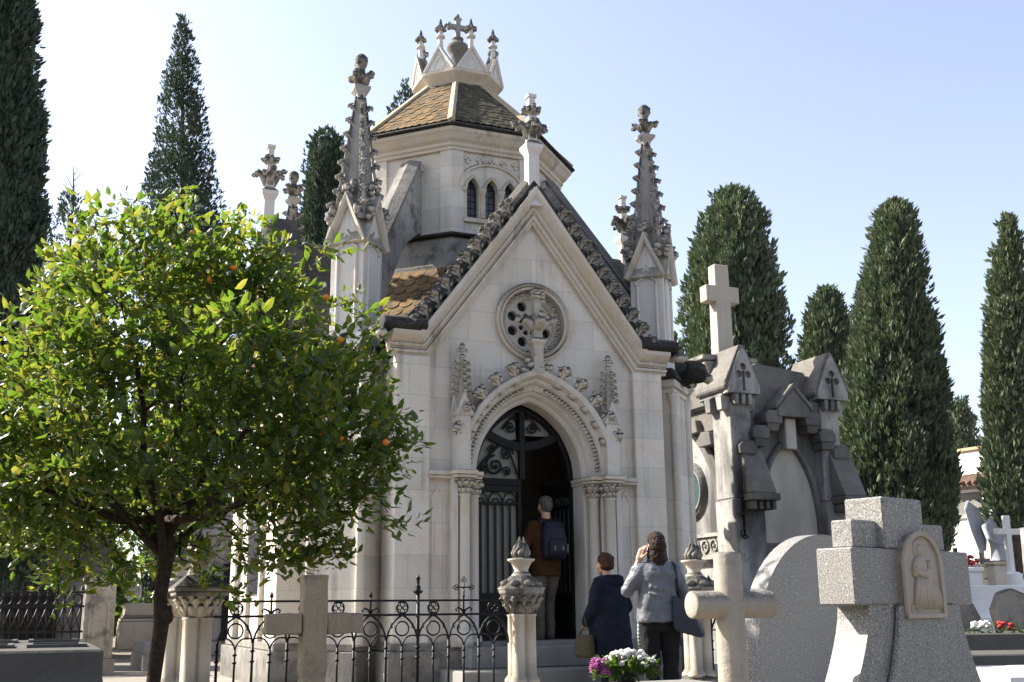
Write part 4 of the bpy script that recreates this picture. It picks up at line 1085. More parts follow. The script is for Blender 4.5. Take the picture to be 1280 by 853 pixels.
# ================================================================ PILLARS AND IRON FENCE
def onv_u(x, y, vv):
    r = _R*(x-640)/F_PX - _U*(y-426.5)/F_PX + _fw; t = ((ORI-CAM).dot(_v)+vv)/r.dot(_v); return (CAM+r*t-ORI).dot(_u)
FV = -3.1
def pillar(label, loc, square=False):
    t = thing('stone_pillar', label, 'pillar', loc, TH, 'stone gate and fence pillars'); mb = MB()
    mb.box((0,0,.09), (.36,.36,.18)); mb.lathe([(.17,.18),(.17,.22),(.14,.26)], 8, rot=PI/8, smooth=False)
    sh = MB()
    for q in range(4):
        a = q*PI/2+PI/4; sh.lathe([(.085,.24),(.085,.27),(.056,.31),(.054,.80),(.062,.81),(.062,.83)], 12, (.075*math.cos(a), .075*math.sin(a), 0))
    sh.box((0,0,.53), (.15,.15,.58)); mb.build('base', 'pcap', t, .01); sh.build('shaft', 'pillar', t)
    mb = MB(); mb.lathe([(.115,.825),(.125,.86),(.165,.95),(.185,.985)], 8, rot=PI/8, smooth=False)
    for row in range(2):
        for q in range(12):
            a = 2*PI*(q+.5*row)/12; c, s = math.cos(a), math.sin(a); z = .835+.055*row; r = .108+.03*row
            mb.tube([(r*c,r*s,z),((r+.022)*c,(r+.022)*s,z+.05),((r+.05)*c,(r+.05)*s,z+.075),((r+.058)*c,(r+.058)*s,z+.058)], [.016,.024,.020,.008], 6)
            for s2 in (-1, 1):
                a2 = a+s2*.13; mb.ico(((r+.03)*math.cos(a2), (r+.03)*math.sin(a2), z+.055), (.012,.012,.02), 1, .2)
    mb.build('capital', 'pillar' if square else 'pcap', t)
    mb = MB()
    if square:
        mb.box((0,0,1.005), (.40,.40,.035)); mb.box((0,0,1.04), (.43,.43,.035)); mb.box((0,0,1.105), (.42,.42,.095), tp=.5)
    else: 
        mb.lathe([(.18,.985),(.20,1.0),(.205,1.03),(.215,1.045),(.10,1.15),(.09,1.155)], 8, rot=PI/8, smooth=False)
        for q in range(8):
            a = 2*PI*q/8; mb.ico((.15*math.cos(a), .15*math.sin(a), 1.085), (.06,.06,.035), 1, .25)
    mb.build('cap_stone', 'pcap', t, .008)
    mb = MB(); mb.lathe([(.085,1.14),(.085,1.165),(.07,1.18),(.06,1.20),(.075,1.235),(.095,1.27),(.12,1.285),(.125,1.30),(.08,1.31),(.06,1.315)], 14); mb.build('pedestal', 'pillar', t)
    mb = MB(); mb.lathe([(.05,1.30),(.066,1.335),(.066,1.37),(.045,1.42),(.015,1.45)], 12)
    for q in range(9):   # stone flame
        a = 2*PI*q/9; c, s = math.cos(a), math.sin(a); tw = .5; c2, s2 = math.cos(a+tw), math.sin(a+tw)
        mb.tube([(.05*c,.05*s,1.305),(.07*c,.07*s,1.35),(.055*c2,.055*s2,1.40),(.022*c2,.022*s2,1.455+.02*(q % 3))], [.02,.024,.018,.005], 6)
    mb.build('flame_finial', 'pcap', t); return t
uL, uC, uR = onv_u(248,760,FV), onv_u(652,760,FV), onv_u(870,760,FV)
pillar('fluted stone pillar with square cap and flame finial beside the orange tree trunk', W(uL,FV,0), True)
pillar('stone pillar with eight-sided leafy cap and flame finial in front of the open chapel door', W(uC,FV,0))
pillar('stone pillar partly hidden by the woman in the grey blazer', W(uR,FV,0))
def railing(label, u0, u1, deco, skip_ends=True, first=None, pitch=.287):
    t = thing('iron_fence', label, 'fence', W(u0,FV,0), TH, 'black iron fences between the pillars')
    Lg = u1-u0
    for z, r in ((.945,.011),(.828,.012)):
        mb = MB(); mb.box((Lg/2,0,z), (Lg,.016,r*1.6)); mb.build('rail', 'iron', t)
    mb = MB(); mb.box((Lg/2,0,.10), (Lg,.03,.025)); mb.build('rail', 'iron', t)
    c0 = first-u0; i0 = -int(c0/pitch)
    i = i0; n = 0
    while True:
        c = c0+i*pitch
        if c-pitch/2 > Lg: break
        kind = deco.get(i, 'q')
        # upright at the bay boundary
        b = c-pitch/2
        if 0.02 < b < Lg-.02:
            spear = deco.get(('s', i), False)
            mb = MB(); r = .016 if spear else .0115
            mb.tube([(b,0,.05),(b,0,1.0 if spear else .62)], r, 8)
            for z in (.48,.56): mb.lathe([(r,-.012),(r+.010,0),(r,.012)], 8, (b,0,z))
            if spear:
                mb.lathe([(.018,1.0),(.036,1.02),(.02,1.04),(.026,1.055),(.014,1.075),(.014,1.12),(.024,1.13),(.010,1.145),(.0,1.175)], 8, (b,0,0))
                for s in (-1,1): mb.tube([(b,0,1.0),(b+s*.03,0,1.012),(b+s*.045,0,1.03)], [.01,.008,.003], 5)
            mb.build('upright', 'iron', t)
        if 0 < c < Lg:
            hw = pitch/2; mb = MB()
            for s in (-1, 1):
                L = [(c+s*hw, 0, .58)] + [(c+s*(hw - (hw)*(1-math.cos(k/8*1.25))/(1-math.cos(1.25))), 0, .58+.245*math.sin(k/8*1.25)/math.sin(1.25)) for k in range(9)]
                mb.tube([p for p in L if -.01 < p[0] < Lg+.01] or L, .009, 5)
                L = [(c, 0, .55)] + [(c+s*(hw*.98)*(1-math.cos(k/8*1.5)), 0, .55+.11*math.sin(k/8*1.9)) for k in range(1,9)]
                mb.tube(L, .007, 5)
                mb.tube([(c+s*hw*.62,0,.72),(c+s*hw*.72,0,.745),(c+s*hw*.66,0,.765)], [.007,.006,.002], 5)
            mb.tube([(c+.058*math.cos(2*PI*k/18), 0, .715+.058*math.sin(2*PI*k/18)) for k in range(19)], .0075, 5, cap=False)
            mb.build('arch_bay', 'iron', t)
            mb = MB(); mb.tube([(c,0,.05),(c,0,.57)], .0095, 7)
            for z in (.47,.53): mb.lathe([(.0095,-.012),(.021,0),(.0095,.012)], 8, (c,0,z))
            mb.build('bar', 'iron', t)
            mb = MB()
            if kind == 'q':
                mb.tube([(c+.05*math.cos(2*PI*k/18), 0, .887+.05*math.sin(2*PI*k/18)) for k in range(19)], .0075, 5, cap=False)
                for q in range(4):
                    a = q*PI/2; mb.tube([(c+.024*math.cos(a)+.019*math.cos(a+2*PI*k/10), 0, .887+.024*math.sin(a)+.019*math.sin(a+2*PI*k/10)) for k in range(11)], .0045, 4, cap=False)
                mb.build('quatrefoil', 'iron', t)
            else:
                for s in (-1, 1):
                    mb.tube([(c,0,.835),(c+s*.02,0,.87),(c+s*.055,0,.885),(c+s*.075,0,.87),(c+s*.062,0,.852)], [.009,.009,.008,.008,.006], 6)
                top = 1.0 if kind == 'f' else 1.09
                mb.tube([(c,0,.83),(c,0,top)], .008, 6); mb.ico((c,0,.985), (.012,.012,.018), 1)
                if kind == 'f': mb.lathe([(.008,.97),(.018,.985),(.0,1.03)], 6, (c,0,0))
                else:
                    mb.tube([(c-.075,0,1.055),(c+.075,0,1.055)], .007, 6)
                    for dx, dz in ((-.075,1.055),(.075,1.055),(0,1.12)):
                        for q in range(3):
                            a0 = PI/2+q*2*PI/3 if dx == 0 else (PI if dx < 0 else 0)+q*2*PI/3
                            mb.tube([(c+dx+.013*math.cos(a0)+.012*math.cos(2*PI*k/8), 0, dz+.013*math.sin(a0)+.012*math.sin(2*PI*k/8)) for k in range(9)], .0045, 4, cap=False)
                mb.build('scroll_finial' if kind == 'f' else 'cross_finial', 'iron', t)
        i += 1
    return t
u9, u1_ = onv_u(617,800,FV), onv_u(294,800,FV); pt = (u9-u1_)/8
railing('black wrought-iron fence with pointed arches between the tree-side pillar and the door pillar', uL+.12, uC-.12, {1:'f', 4:'f', 7:'c', ('s',6):True}, first=u1_, pitch=pt)
railing('black wrought-iron fence right of the pillar behind the grey-blazer woman', uR+.12, uR+3.0, {0:'f', 3:'f', 6:'f', ('s',0):True, ('s',3):True, ('s',6):True}, first=uR+.12+.17, pitch=pt)
pp = at(222,760,10.5); pillar('stone pillar half hidden behind the orange tree trunk', (pp.x, pp.y, 0), True)
# ---- railing and panelled post at the far left
PL = at(122,790,17); pz = thing('stone_post', 'panelled stone railing post with a pointed-arch panel beside the left path', 'post', (PL.x, PL.y, 0), TH)
mb = MB(); mb.box((0,0,.66), (.42,.42,1.32)); mb.box((0,0,.12), (.50,.50,.24)); mb.box((0,0,1.36), (.50,.50,.07)); mb.box((0,0,1.42), (.46,.46,.06), tp=.7)
mb.build('body', 'pcap', pz, .012)
mb = MB(); fr = lambda a, b, z: (a, -b, z)
mb.sweep([(-.13,.35)] + [(x*.13/.7, .95+(z-2.46)*.16) for x, z in arc_pts(0)] + [(.13,.35)], [(-.02,.205),(-.02,.225),(.02,.225),(.02,.205)], fr); mb.build('arch_panel', 'pcap', pz)
for k in range(3):
    q = Vector((PL.x, PL.y, 0)) + _v*(.75*(k+1)); 
    mbp = MB(); mbp.box((0,0,.62), (.36,.36,1.24)); mbp.box((0,0,1.27), (.44,.44,.08)); mbp.box((0,0,1.34), (.4,.4,.07), tp=.6)
    tag(mbp.build('stone_post', 'pcap', None, .012, q, TH), ['plain stone post just behind the panelled post on the left path','second plain stone post behind the panelled post, along the left path','farthest plain stone post of the row along the left path'][k], 'post', 'stone posts along the left path')
lf = thing('iron_railing', 'dark lattice iron railing left of the panelled stone post', 'fence', (PL.x, PL.y, 0), TH)
mb = MB()
for z in (.35,.62,.98,1.18): mb.box((-2.2,0,z), (4.0,.03,.03))
mb.build('rail', 'iron', lf)
mb = MB()
for i in range(34):
    x = -.25-i*.118; mb.tube([(x,0,.02),(x,0,1.22)], .012, 5); mb.lathe([(.012,1.2),(.025,1.23),(0,1.30)], 5, (x,0,0))
    mb.tube([(x+.059*math.cos(2*PI*k/10)-.059, 0, 1.08+.075*math.sin(2*PI*k/10)) for k in range(11)], .010, 4, cap=False)
    mb.tube([(x,0,.62),(x-.118,0,.98)], .008, 4); mb.tube([(x-.118,0,.62),(x,0,.98)], .008, 4)
mb.build('lattice', 'iron', lf)

# ================================================================ FOREGROUND CROSSES AND MONUMENTS
p = at(392, 768, 6.5); rc = thing('stone_cross', 'rough grey-brown stone cross in front of the iron fence', 'cross', (p.x, p.y, 0), TH)
def rough_slab(mb, x0, x1, y0, y1, z0, z1, n=5, j=.005):
    nx = max(2, int((x1-x0)/.05)); nz = max(2, int((z1-z0)/.05))
    fr = []
    g = lambda i, k, y: (x0+(x1-x0)*i/nx+random.uniform(-j,j), y+random.uniform(-j,j), z0+(z1-z0)*k/nz+random.uniform(-j,j))
    A = [[g(i,k,y0) for k in range(nz+1)] for i in range(nx+1)]; B = [[g(i,k,y1) for k in range(nz+1)] for i in range(nx+1)]
    vs = [q for r in A for q in r] + [q for r in B for q in r]; off = (nx+1)*(nz+1); id_ = lambda i, k: i*(nz+1)+k; fs = []
    for i in range(nx):
        for k in range(nz):
            fs.append((id_(i,k), id_(i+1,k), id_(i+1,k+1), id_(i,k+1))); fs.append((off+id_(i,k), off+id_(i,k+1), off+id_(i+1,k+1), off+id_(i+1,k)))
        fs.append((id_(i,0), off+id_(i,0), off+id_(i+1,0), id_(i+1,0))); fs.append((id_(i,nz), id_(i+1,nz), off+id_(i+1,nz), off+id_(i,nz)))
    for k in range(nz):
        fs.append((id_(0,k), id_(0,k+1), off+id_(0,k+1), off+id_(0,k))); fs.append((id_(nx,k), off+id_(nx,k), off+id_(nx,k+1), id_(nx,k+1)))
    mb.add(vs, fs)
mb = MB(); rough_slab(mb, -.07, .07, -.055, .055, -.02, 1.062); mb.build('upright', 'rough', rc, .006)
mb = MB(); rough_slab(mb, -.272, -.071, -.053, .053, .735, .848); rough_slab(mb, .071, .272, -.053, .053, .735, .848); mb.build('arm', 'rough', rc, .006)

p = at(912, 757, 5.0); bc = thing('stone_cross', 'cream stone cross made of round bars, in front of the granite monuments', 'cross', (p.x, p.y, 0), TH)
mb = MB(); mb.lathe([(.068,-.02),(.067,.3),(.063,.8),(.060,1.08),(.056,1.092),(.0,1.094)], 28); mb.build('upright', 'barrel', bc)
mb = MB(); T = Matrix.Translation((-.195,0,.868)) @ Matrix.Rotation(PI/2, 4, 'Y')
mb.lathe([(.050,0),(.057,.004),(.0585,.01),(.0585,.20),(.0585,.40),(.057,.408),(.05,.412)], 28, T=T); mb.build('arm', 'barrel', bc)

GA = math.atan2(.64, .77); gp = Vector((1.483, 5.0, 0))
gm = thing('granite_monument', 'speckled granite cross-shaped tomb monument with an arched relief plaque', 'monument', gp, GA)
mb = MB(); mb.box((.4925,.095,.985), (.985,.19,.25)); mb.build('arm', 'granite', gm, .007)
mb = MB(); mb.box((.4575,.095,1.174), (.765,.115,.125)); mb.build('shoulder', 'granite', gm, .007)
mb = MB(); mb.box((.4325,.099,1.229), (.335,.202,.234)); mb.build('head', 'granite', gm, .007)
def flare(hw0, hw1, z0, z1, e=2.2, n=14): return [(hw0+(hw1-hw0)*(1-i/n)**e, z0+(z1-z0)*i/n) for i in range(n+1)]
mb = MB(); fl = flare(.36, .95, 0, .859, 1.5); q = [(.48+w, .012, z) for w, z in fl] + [(.48-w, .012, z) for w, z in reversed(fl)]; mb.prism(q, (0,.165,0))
mb.build('pedestal', 'granite', gm)
mb = MB(); fl = flare(.25, .72, 0, .858, 1.5); q = [(.56+w*1.05, -.022, z) for w, z in fl] + [(.56-w, -.022, z) for w, z in reversed(fl)]; mb.prism(q, (0,.03,0))
mb.build('front_panel', 'granite', gm, .007)
pq = MB(); arch = lambda w, z0, zs, n=14: [(.505-w, z0)] + [(.505-w*math.cos(PI*i/n), zs+w*math.sin(PI*i/n)) for i in range(n+1)] + [(.505+w, z0)]
A = arch(.165, .80, 1.03); pq.prism([(x, -.026, z) for x, z in A], (0,.028,0))
frm = lambda a, b, z: (a, -b, z)
pq.sweep(list(reversed(A[1:-1] )) if False else A, [(-.022,.02),(-.022,.04),(-.004,.046),(.0,.04),(.0,.0)], frm)
pq.box((.505,-.032,.810), (.33,.016,.02))
plq = pq.build('relief_plaque', 'relief', gm)
mb = MB()   # standing figure holding a child, in low relief
yb = -.03
mb.ico((.495,yb,1.105), (.030,.016,.034), 2); mb.ico((.495,yb+.004,1.112), (.052,.008,.052), 2)
mb.ico((.49,yb,1.04), (.055,.017,.05), 2, .05); mb.ico((.455,yb,1.03), (.03,.018,.055), 2, .05, rot=(0,.5,0))
mb.tube([(.55,yb,1.055),(.565,yb,1.02),(.52,yb-.006,.995),(.455,yb-.008,1.005),(.43,yb-.004,1.025)], [.02,.02,.019,.016,.018], 8, flat=.8)
for i in range(9):
    x0 = .46+i*.012; mb.tube([(x0,yb,1.0),(x0-.012+random.uniform(-.012,.012),yb-.004,.93),(.42+i*.021,yb,.845)], [.010,.014,.012], 6)
mb.ico((.55,yb,.985), (.04,.015,.05), 2, .06); mb.ico((.562,yb-.004,1.035), (.02,.016,.023), 2)
for i in range(6): mb.tube([(.545+i*.01,yb,.97),(.56+i*.013,yb-.003,.90),(.56+i*.016,yb,.845)], [.008,.011,.009], 6)
for i in range(12): mb.ico((.40+random.uniform(0,.2), yb+.006, .84+random.uniform(0,.02)), (.02,.010,.012), 1, .2)
for i in range(10): mb.ico((.60+random.uniform(-.01,.03), yb+.008, .90+i*.014), (.012,.007,.012), 1, .3)
mb.build('relief_figure', 'relief', plq)

wp = Vector((1.447, 6.8, 0)); wm = thing('granite_headstone', 'large round-topped granite headstone behind the round-bar stone cross', 'headstone', wp, GA)
L = [(.68-.705, 0)] + [(.68-.705*math.cos(PI*i/36), .6+.705*math.sin(PI*i/36)) for i in range(37)] + [(.68+.705, 0)]
mb = MB(); mb.prism([(x, 0, z) for x, z in L], (0,.125,0)); mb.build('slab', 'granite', wm, .008)
mb = MB(); mb.box((.68,.06,.06), (1.7,.42,.12)); mb.build('base', 'granite', wm, .006)

# ledgers, tombs
def tomb(label, loc, rz, sx, sy, h, mat, cat='tomb', name='tomb', cove=True, group=None):
    t = thing(name, label, cat, loc, rz, group); mb = MB()
    mb.box((0,0,h*.30), (sx,sy,h*.60)); mb.build('base', mat, t, .012)
    mb = MB()
    if cove:
        L = [(0,.60*h),(0,.66*h),(.05,.68*h),(.085,.74*h),(.10,.84*h),(.10,h)]
        n = len(L); vs = []
        for o, z in L:
            for a, b in ((-1,-1),(1,-1),(1,1),(-1,1)): vs.append((a*(sx/2-.02-o), b*(sy/2-.02-o), z))
        fs = [(3,2,1,0)] + [(i*4+k, i*4+(k+1) % 4, (i+1)*4+(k+1) % 4, (i+1)*4+k) for i in range(n-1) for k in range(4)] + [tuple((n-1)*4+k for k in range(4))]
        mb.add(vs, fs)
    else: mb.box((0,0,h*.8), (sx*.94,sy*.95,h*.4), tp=.94)
    mb.build('lid', mat, t, .01); return t
tl = tomb('low grey moulded tomb chest in the near left corner', (-2.95,6.1,0), TH, 1.6, 2.7, .70, 'darkslab')
for i in range(4):
    for j in range(2):
        x, y = -.5+i*.33, -.55+j*1.1; L = [(-.135,-.215),(.135,-.215),(.135,.215),(-.135,.215)]
        tm = MB(); tm.prism([(x+a,y+b,.698) for a, b in L], (0,0,.018), holes=[[(x+a*.8,y+b*.88,.698) for a, b in L]]); tm.build('raised_frame', 'darkslab', tl)
# flower grave
fp = at(785, 845, 9.0); tomb('low stone ledger with potted chrysanthemums on it in front of the two women', (fp.x+.18, 9.0, 0), TH, 1.1, .62, .30, 'greyslab', cove=False, name='grave_ledger')
random.seed(5)
ft = thing('chrysanthemums', 'potted bunch of white and purple-pink chrysanthemums on the low ledger', 'flowers', (fp.x-.02, 8.95, .30)); ft.scale = (.88,.88,.88)
mb = MB(); mb.lathe([(.08,0),(.10,.10),(.105,.12)], 14); mb.build('pot', 'pot', ft)
items = []
for i in range(420):
    an = random.uniform(0,2*PI); r = math.sqrt(random.random())*.27; z = .05+random.random()*.15
    d = (Vector((math.cos(an)*.6, math.sin(an)*.6, random.uniform(-.2,.9)))+rv()*.4).normalized(); sd = d.cross(rv()).normalized()
    items.append((Vector((math.cos(an)*r, math.sin(an)*r*.7, z)), d, sd, random.uniform(.05,.09), .016))
leafcloud('leaves', 'flowerleaf', items, ft)
bl = MB()
for row, (rr, zz, tl_) in enumerate(((.028,.0,.1),(.022,.01,.6),(.012,.016,1.1))):
    for k in range(9):
        a = 2*PI*k/9+row*.3; bl.ico((rr*.6*math.cos(a), rr*.6*math.sin(a), zz), (.014,.006,.004), 1, 0, rot=(0,-tl_*.5,a))
bw = bl.mesh('bloom'); bw.materials.append(M['petalw']); bp = bw.copy(); bp.materials.clear(); bp.materials.append(M['petalp'])
def bloom(me, c, s=1):
    o = bpy.data.objects.new('bloom', me); COL.objects.link(o); o.parent = ft; o.location = c; o.scale = (s,s,s)
    o.rotation_euler = (random.uniform(-.2,.9), random.uniform(-.5,.5), random.random()*6)
for i in range(95):
    an = random.uniform(0,2*PI); r = math.sqrt(random.random())
    bloom(bw, (.02+math.cos(an)*r*.23, math.sin(an)*r*.18, .27-.11*r*r+random.uniform(-.015,.02)), random.uniform(.75,1.25))
for i in range(18): bloom(bp, (-.225+random.gauss(0,.035), -.05+random.gauss(0,.04), .15+random.gauss(0,.03)), random.uniform(1.1,1.6))
for i in range(4): bloom(bp, (.275+random.gauss(0,.015), -.02, .13+random.gauss(0,.012)), 1.0)

# ---- right-hand graves
def px(x, y, d, z=0): q = at(x, y, d); return Vector((q.x, q.y, z))
tomb('pale flat stone ledger in the bottom right corner', px(1300,840,6.6), GA*.2, 1.1, 1.1, .50, 'marble', cove=False, name='grave_ledger')
tomb('dark lichen-stained ledger with red and white flowers on top', px(1262,800,10.5), R(8), 2.2, .9, .62, 'darkslab', cove=False, name='grave_ledger')
tomb('low dark ledger just behind the pale corner ledger', px(1255,815,8.6), R(8), 1.9, .8, .52, 'darkslab', cove=False, name='grave_ledger')
tomb('white marble tomb chest in front of the statue and the white wall', px(1262,750,14.5), R(6), 2.6, 1.0, 1.10, 'marble')
fr2 = thing('cut_flowers', 'red carnations and white flowers lying on the dark ledger', 'flowers', px(1240,772,10.3,.62)); 
for k, (mm, n) in enumerate((('petalw',26),('petalr',12))):
    mb = MB()
    for i in range(n):
        c = (random.gauss(-.12 if k == 0 else .12,.07), random.gauss(0,.05), .04+random.random()*.05)
        mb.ico(c, (.025,.025,.02), 1, .3)
    mb.build('blooms', mm, fr2)
items = [(Vector((random.gauss(0,.2), random.gauss(0,.06), .02)), rv(), rv(), .09, .012) for i in range(60)]
items = [(a, b, b.cross(c).normalized(), L, w_) for a, b, c, L, w_ in items]; leafcloud('leaves', 'flowerleaf', items, fr2)
for lab, x, y, d, h, ww in (('eroded dark scroll-sided headstone beside the white marble tomb', 1268, 750, 11.3, 1.02, .42), ('worn dark headstone peeping out beside the granite monument', 1207, 760, 11.6, .92, .34)):
    q = px(x, y, d); mb = MB(); L = [(-ww/2-.08,0),(-ww/2-.06,.3),(-ww/2+.04,h*.62),(-ww/2,h*.8),(-ww*.3,h*.96),(0,h),(ww*.3,h*.95),(ww/2,h*.8),(ww/2-.04,h*.6),(ww/2+.08,.28),(ww/2+.1,0)]
    mb.prism([(a, 0, b) for a, b in L], (0,.14,0)); tag(mb.build('headstone', 'pcap', None, .02, q, R(10)), lab, 'headstone')
# statue of a leaning angel with a cross on a round pedestal
sp = px(1252, 725, 22); st = thing('statue', 'grey-blue weathered stone angel statue bowing its head before the white wall', 'statue', sp, R(20))
mb = MB(); mb.box((0,0,.55), (.62,.62,1.1)); mb.box((0,0,1.13), (.72,.72,.08)); mb.build('pedestal', 'bluestone', st, .02)
mb = MB(); rings = [(1.16,.26,.22,0,0),(1.4,.24,.2,.0,0),(1.75,.17,.15,.02,0),(2.0,.14,.12,-.02,0),(2.25,.19,.13,-.08,0),(2.42,.16,.11,-.12,0),(2.5,.06,.06,-.10,0)]
vs = []; fs = []; N = 16
for z, rx, ry, ox, oy in rings:
    for k in range(N):
        a = 2*PI*k/N; wv = 1+.08*math.sin(5*a)*(1 if z < 2 else .3); vs.append((ox+rx*wv*math.cos(a), oy+ry*wv*math.sin(a), z))
for i in range(len(rings)-1):
    for k in range(N): fs.append((i*N+k, i*N+(k+1) % N, (i+1)*N+(k+1) % N, (i+1)*N+k))
fs.append(tuple(range(N))); fs.append(tuple((len(rings)-1)*N+k for k in range(N)))
mb.add(vs, fs, True); mb.ico((-.03,-.05,2.62), (.095,.11,.125), 2); mb.tube([(-.08,0,2.45),(-.06,-.02,2.58)], .06, 8)
mb.tube([(-.27,0,2.38),(-.30,-.12,2.1),(-.1,-.24,2.0)], [.075,.06,.045], 8); mb.tube([(.06,0,2.36),(.16,-.14,2.12),(.22,-.26,2.28)], [.075,.06,.045], 8)
mb.build('figure', 'bluestone', st, 0, remesh=.03)
mb = MB()
for s in (-1, 1):
    L = [(0,2.35),(s*.18,2.72),(s*.42,2.86),(s*.50,2.7),(s*.40,2.3),(s*.24,1.85),(s*.08,1.9)]
    mb.prism([(x-.06, .14, z) for x, z in L], (0,.06,0))
mb.build('wing', 'bluestone', st, .02)
q = px(1265, 720, 19); t = thing('grave_cross', 'tall slim white marble cross on a bell-shaped base beside the angel statue', 'cross', q, R(15))
mb = MB(); mb.lathe([(.42,0),(.42,.5),(.36,.75),(.24,1.1),(.16,1.3),(.17,1.36),(.10,1.4)], 18); mb.build('base', 'marble', t)
mb = MB(); mb.box((0,0,1.85), (.10,.09,.95)); mb.box((0,0,2.06), (.46,.088,.10)); mb.build('cross', 'marble', t, .008)
for lab, x, d, h, ww, mm in (('small dark cross on a stub base in front of the white wall', 1230, 24, 2.05, .34, 'weather'), ('tiny iron cross on top of a far grave beside the granite monument', 1197, 26, 2.15, .22, 'iron')):
    q = px(x, 720, d); t = thing('grave_cross', lab, 'cross', q, R(15), 'crosses before the white wall')
    mb = MB(); mb.box((0,0,.6), (.5,.3,1.2)); mb.box((0,0,1.25), (.36,.24,.12)); mb.build('base', 'weather', t, .02)
    mb = MB(); mb.box((0,0,(h+1.3)/2), (.08,.07,h-1.3)); mb.box((0,0,h-.26), (ww,.068,.08)); mb.build('cross', mm, t)
for lab, x, d, h, ww, mm in (('pinkish squat stele left of the small dark cross', 1224, 23, 1.62, .28, 'pillar'), ('round stump column beside the bell-shaped cross base', 1246, 18.5, 1.5, .22, 'pillar'), ('white short pier with red flowers on top by the granite monument', 1212, 17, 1.35, .26, 'marble')):
    q = px(x, 720, d); t = thing('grave_marker', lab, 'grave marker', q, R(12), 'grave markers before the white wall')
    mb = MB(); mb.box((0,0,h*.5), (ww,ww,h)); mb.box((0,0,h+.03), (ww*1.2,ww*1.2,.07)); mb.build('shaft', mm, t, .015)
    mb = MB(); mb.box((0,0,.12), (ww*1.6,ww*1.6,.24)); mb.build('base', mm, t, .02)
    if 'red' in lab:
        mb = MB()
        for i in range(16): mb.ico((random.gauss(0,.08), random.gauss(0,.06), h+.12+random.random()*.1), .035, 1, .3)
        mb.build('flowers', 'petalr', t)
q = px(1232,735,15); sb = thing('shrub', 'low dry reddish shrub between the graves by the white wall', 'shrub', px(1236,725,20.5))
items = []
for i in range(900):
    d = rv(); d.z = abs(d.z); p0 = Vector((d.x*.55, d.y*.4, .7+d.z*.65))*random.uniform(.6,1); items.append((p0, rv(), rv(), .10, .02))
items = [(a, b, b.cross(c).normalized(), L, w_) for a, b, c, L, w_ in items]; leafcloud('crown', leafmat('russet_leaves', (.16,.06,.03), (.22,.12,.05), (.1,.1,.03), False, None), items, sb)
mb = MB()
for i in range(7): mb.tube([(0,0,0), (random.uniform(-.35,.35), random.uniform(-.3,.3), 1.1)], [.03,.01], 5)
mb.build('stems', 'cbark', sb)

# ---- white wall building at the right
A_ = math.atan2(.86,-.51)-PI; bp_ = at(1215, 740, 36); wb = thing('white_building', 'white rendered niche building with a tiled eave and ochre coping at the right', 'building', (bp_.x, bp_.y, 0), A_+PI)
# local x runs along the wall, towards the camera; front face looks along +y (rotated)
mb = MB(); mb.box((0,-1.5,2.35), (34,3,4.7)); mb.build('wall', 'whitewall', wb, .02)
mb = MB(); mb.box((0,-2.2,5.42), (34,1.6,.98)); mb.build('parapet', 'whitewall', wb, .02)
mb = MB(); mb.box((0,-2.2,5.95), (34,1.75,.10)); mb.build('coping', 'ochre', wb, .01)
mb = MB()
mb.prism([(-17,.35,4.62),(-17,-1.5,5.05),(-17,-1.5,4.9),(-17,.35,4.54)], (34,0,0))
for i in range(150): x = -16.9+i*.227; mb.tube([(x,.42,4.63),(x,-1.42,5.08)], .07, 6)
mb.build('eave', 'terracotta', wb)
mb = MB()
for i in range(-6, 7):
    x = i*2.3; 
    for dx, dz, a, b in ((0,3.62,1.7,.10),(0,4.42,1.7,.10),(-.85,4.02,.14,.9),(.85,4.02,.14,.9)): mb.box((x+dx,.03,dz), (a,.08,b))
mb.build('niche_frame', 'whitewall', wb, .01)
mb = MB()
for i in range(-6, 7): mb.box((i*2.3,.008,4.02), (1.55,.02,.70))
mb.build('niche_panel', 'greyslab', wb)
# far cemetery wall closing the view
mb = MB(); mb.box((0,0,1.8), (260,.5,3.6)); mb.box((0,0,3.65), (260,.7,.12))
tag(mb.build('cemetery_wall', 'weather', None, 0, (-20,95,0), 0), 'long grey cemetery wall far behind the tombs', 'wall')

# ================================================================ SOOTY MAUSOLEUM
mz = thing('mausoleum', 'sooty stone mausoleum with two gabled buttress towers and a large plain cross', 'mausoleum', W(4.86,3.0,0), TH)
# local: x along the front, y back, z up
def ml(x0, x1, y0, y1, z0, z1): return ((x0+x1)/2,(y0+y1)/2,(z0+z1)/2), (x1-x0,y1-y0,z1-z0)
def blk(name, mat, par, *b, tp=1.0, bev=.015): 
    mb = MB(); mb.box(*ml(*b), tp=tp); return mb.build(name, mat, par, bev)
blk('wall', 'maudark', mz, .2,2.2,.25,4.0,0,3.85)
f0 = lambda a, b, z: (a, -b, z)
L = [(x*.54/.7+1.21, 2.15+(z-2.46)*1.52) for x, z in arc_pts(0)]
mb = MB(); mb.prism([(.67,.24,1.9)] + [(x,.24,z) for x, z in L] + [(1.75,.24,1.9)], (0,.03,0)); mb.build('blind_panel', 'maupanel', mz)
mb = MB(); mb.sweep([(.67,1.9)]+L+[(1.75,1.9)], [(0,-.26),(0,-.2),(.025,-.16),(.07,-.15),(.10,-.19),(.10,-.26)], f0); mb.build('panel_arch', 'maudark', mz)
mb = MB(); mb.prism([(.55,.10,1.72),(1.95,.10,1.72),(1.95,.10,1.82),(.55,.10,1.82)], (0,.2,0)); mb.build('panel_sill', 'maudark', mz, .02)
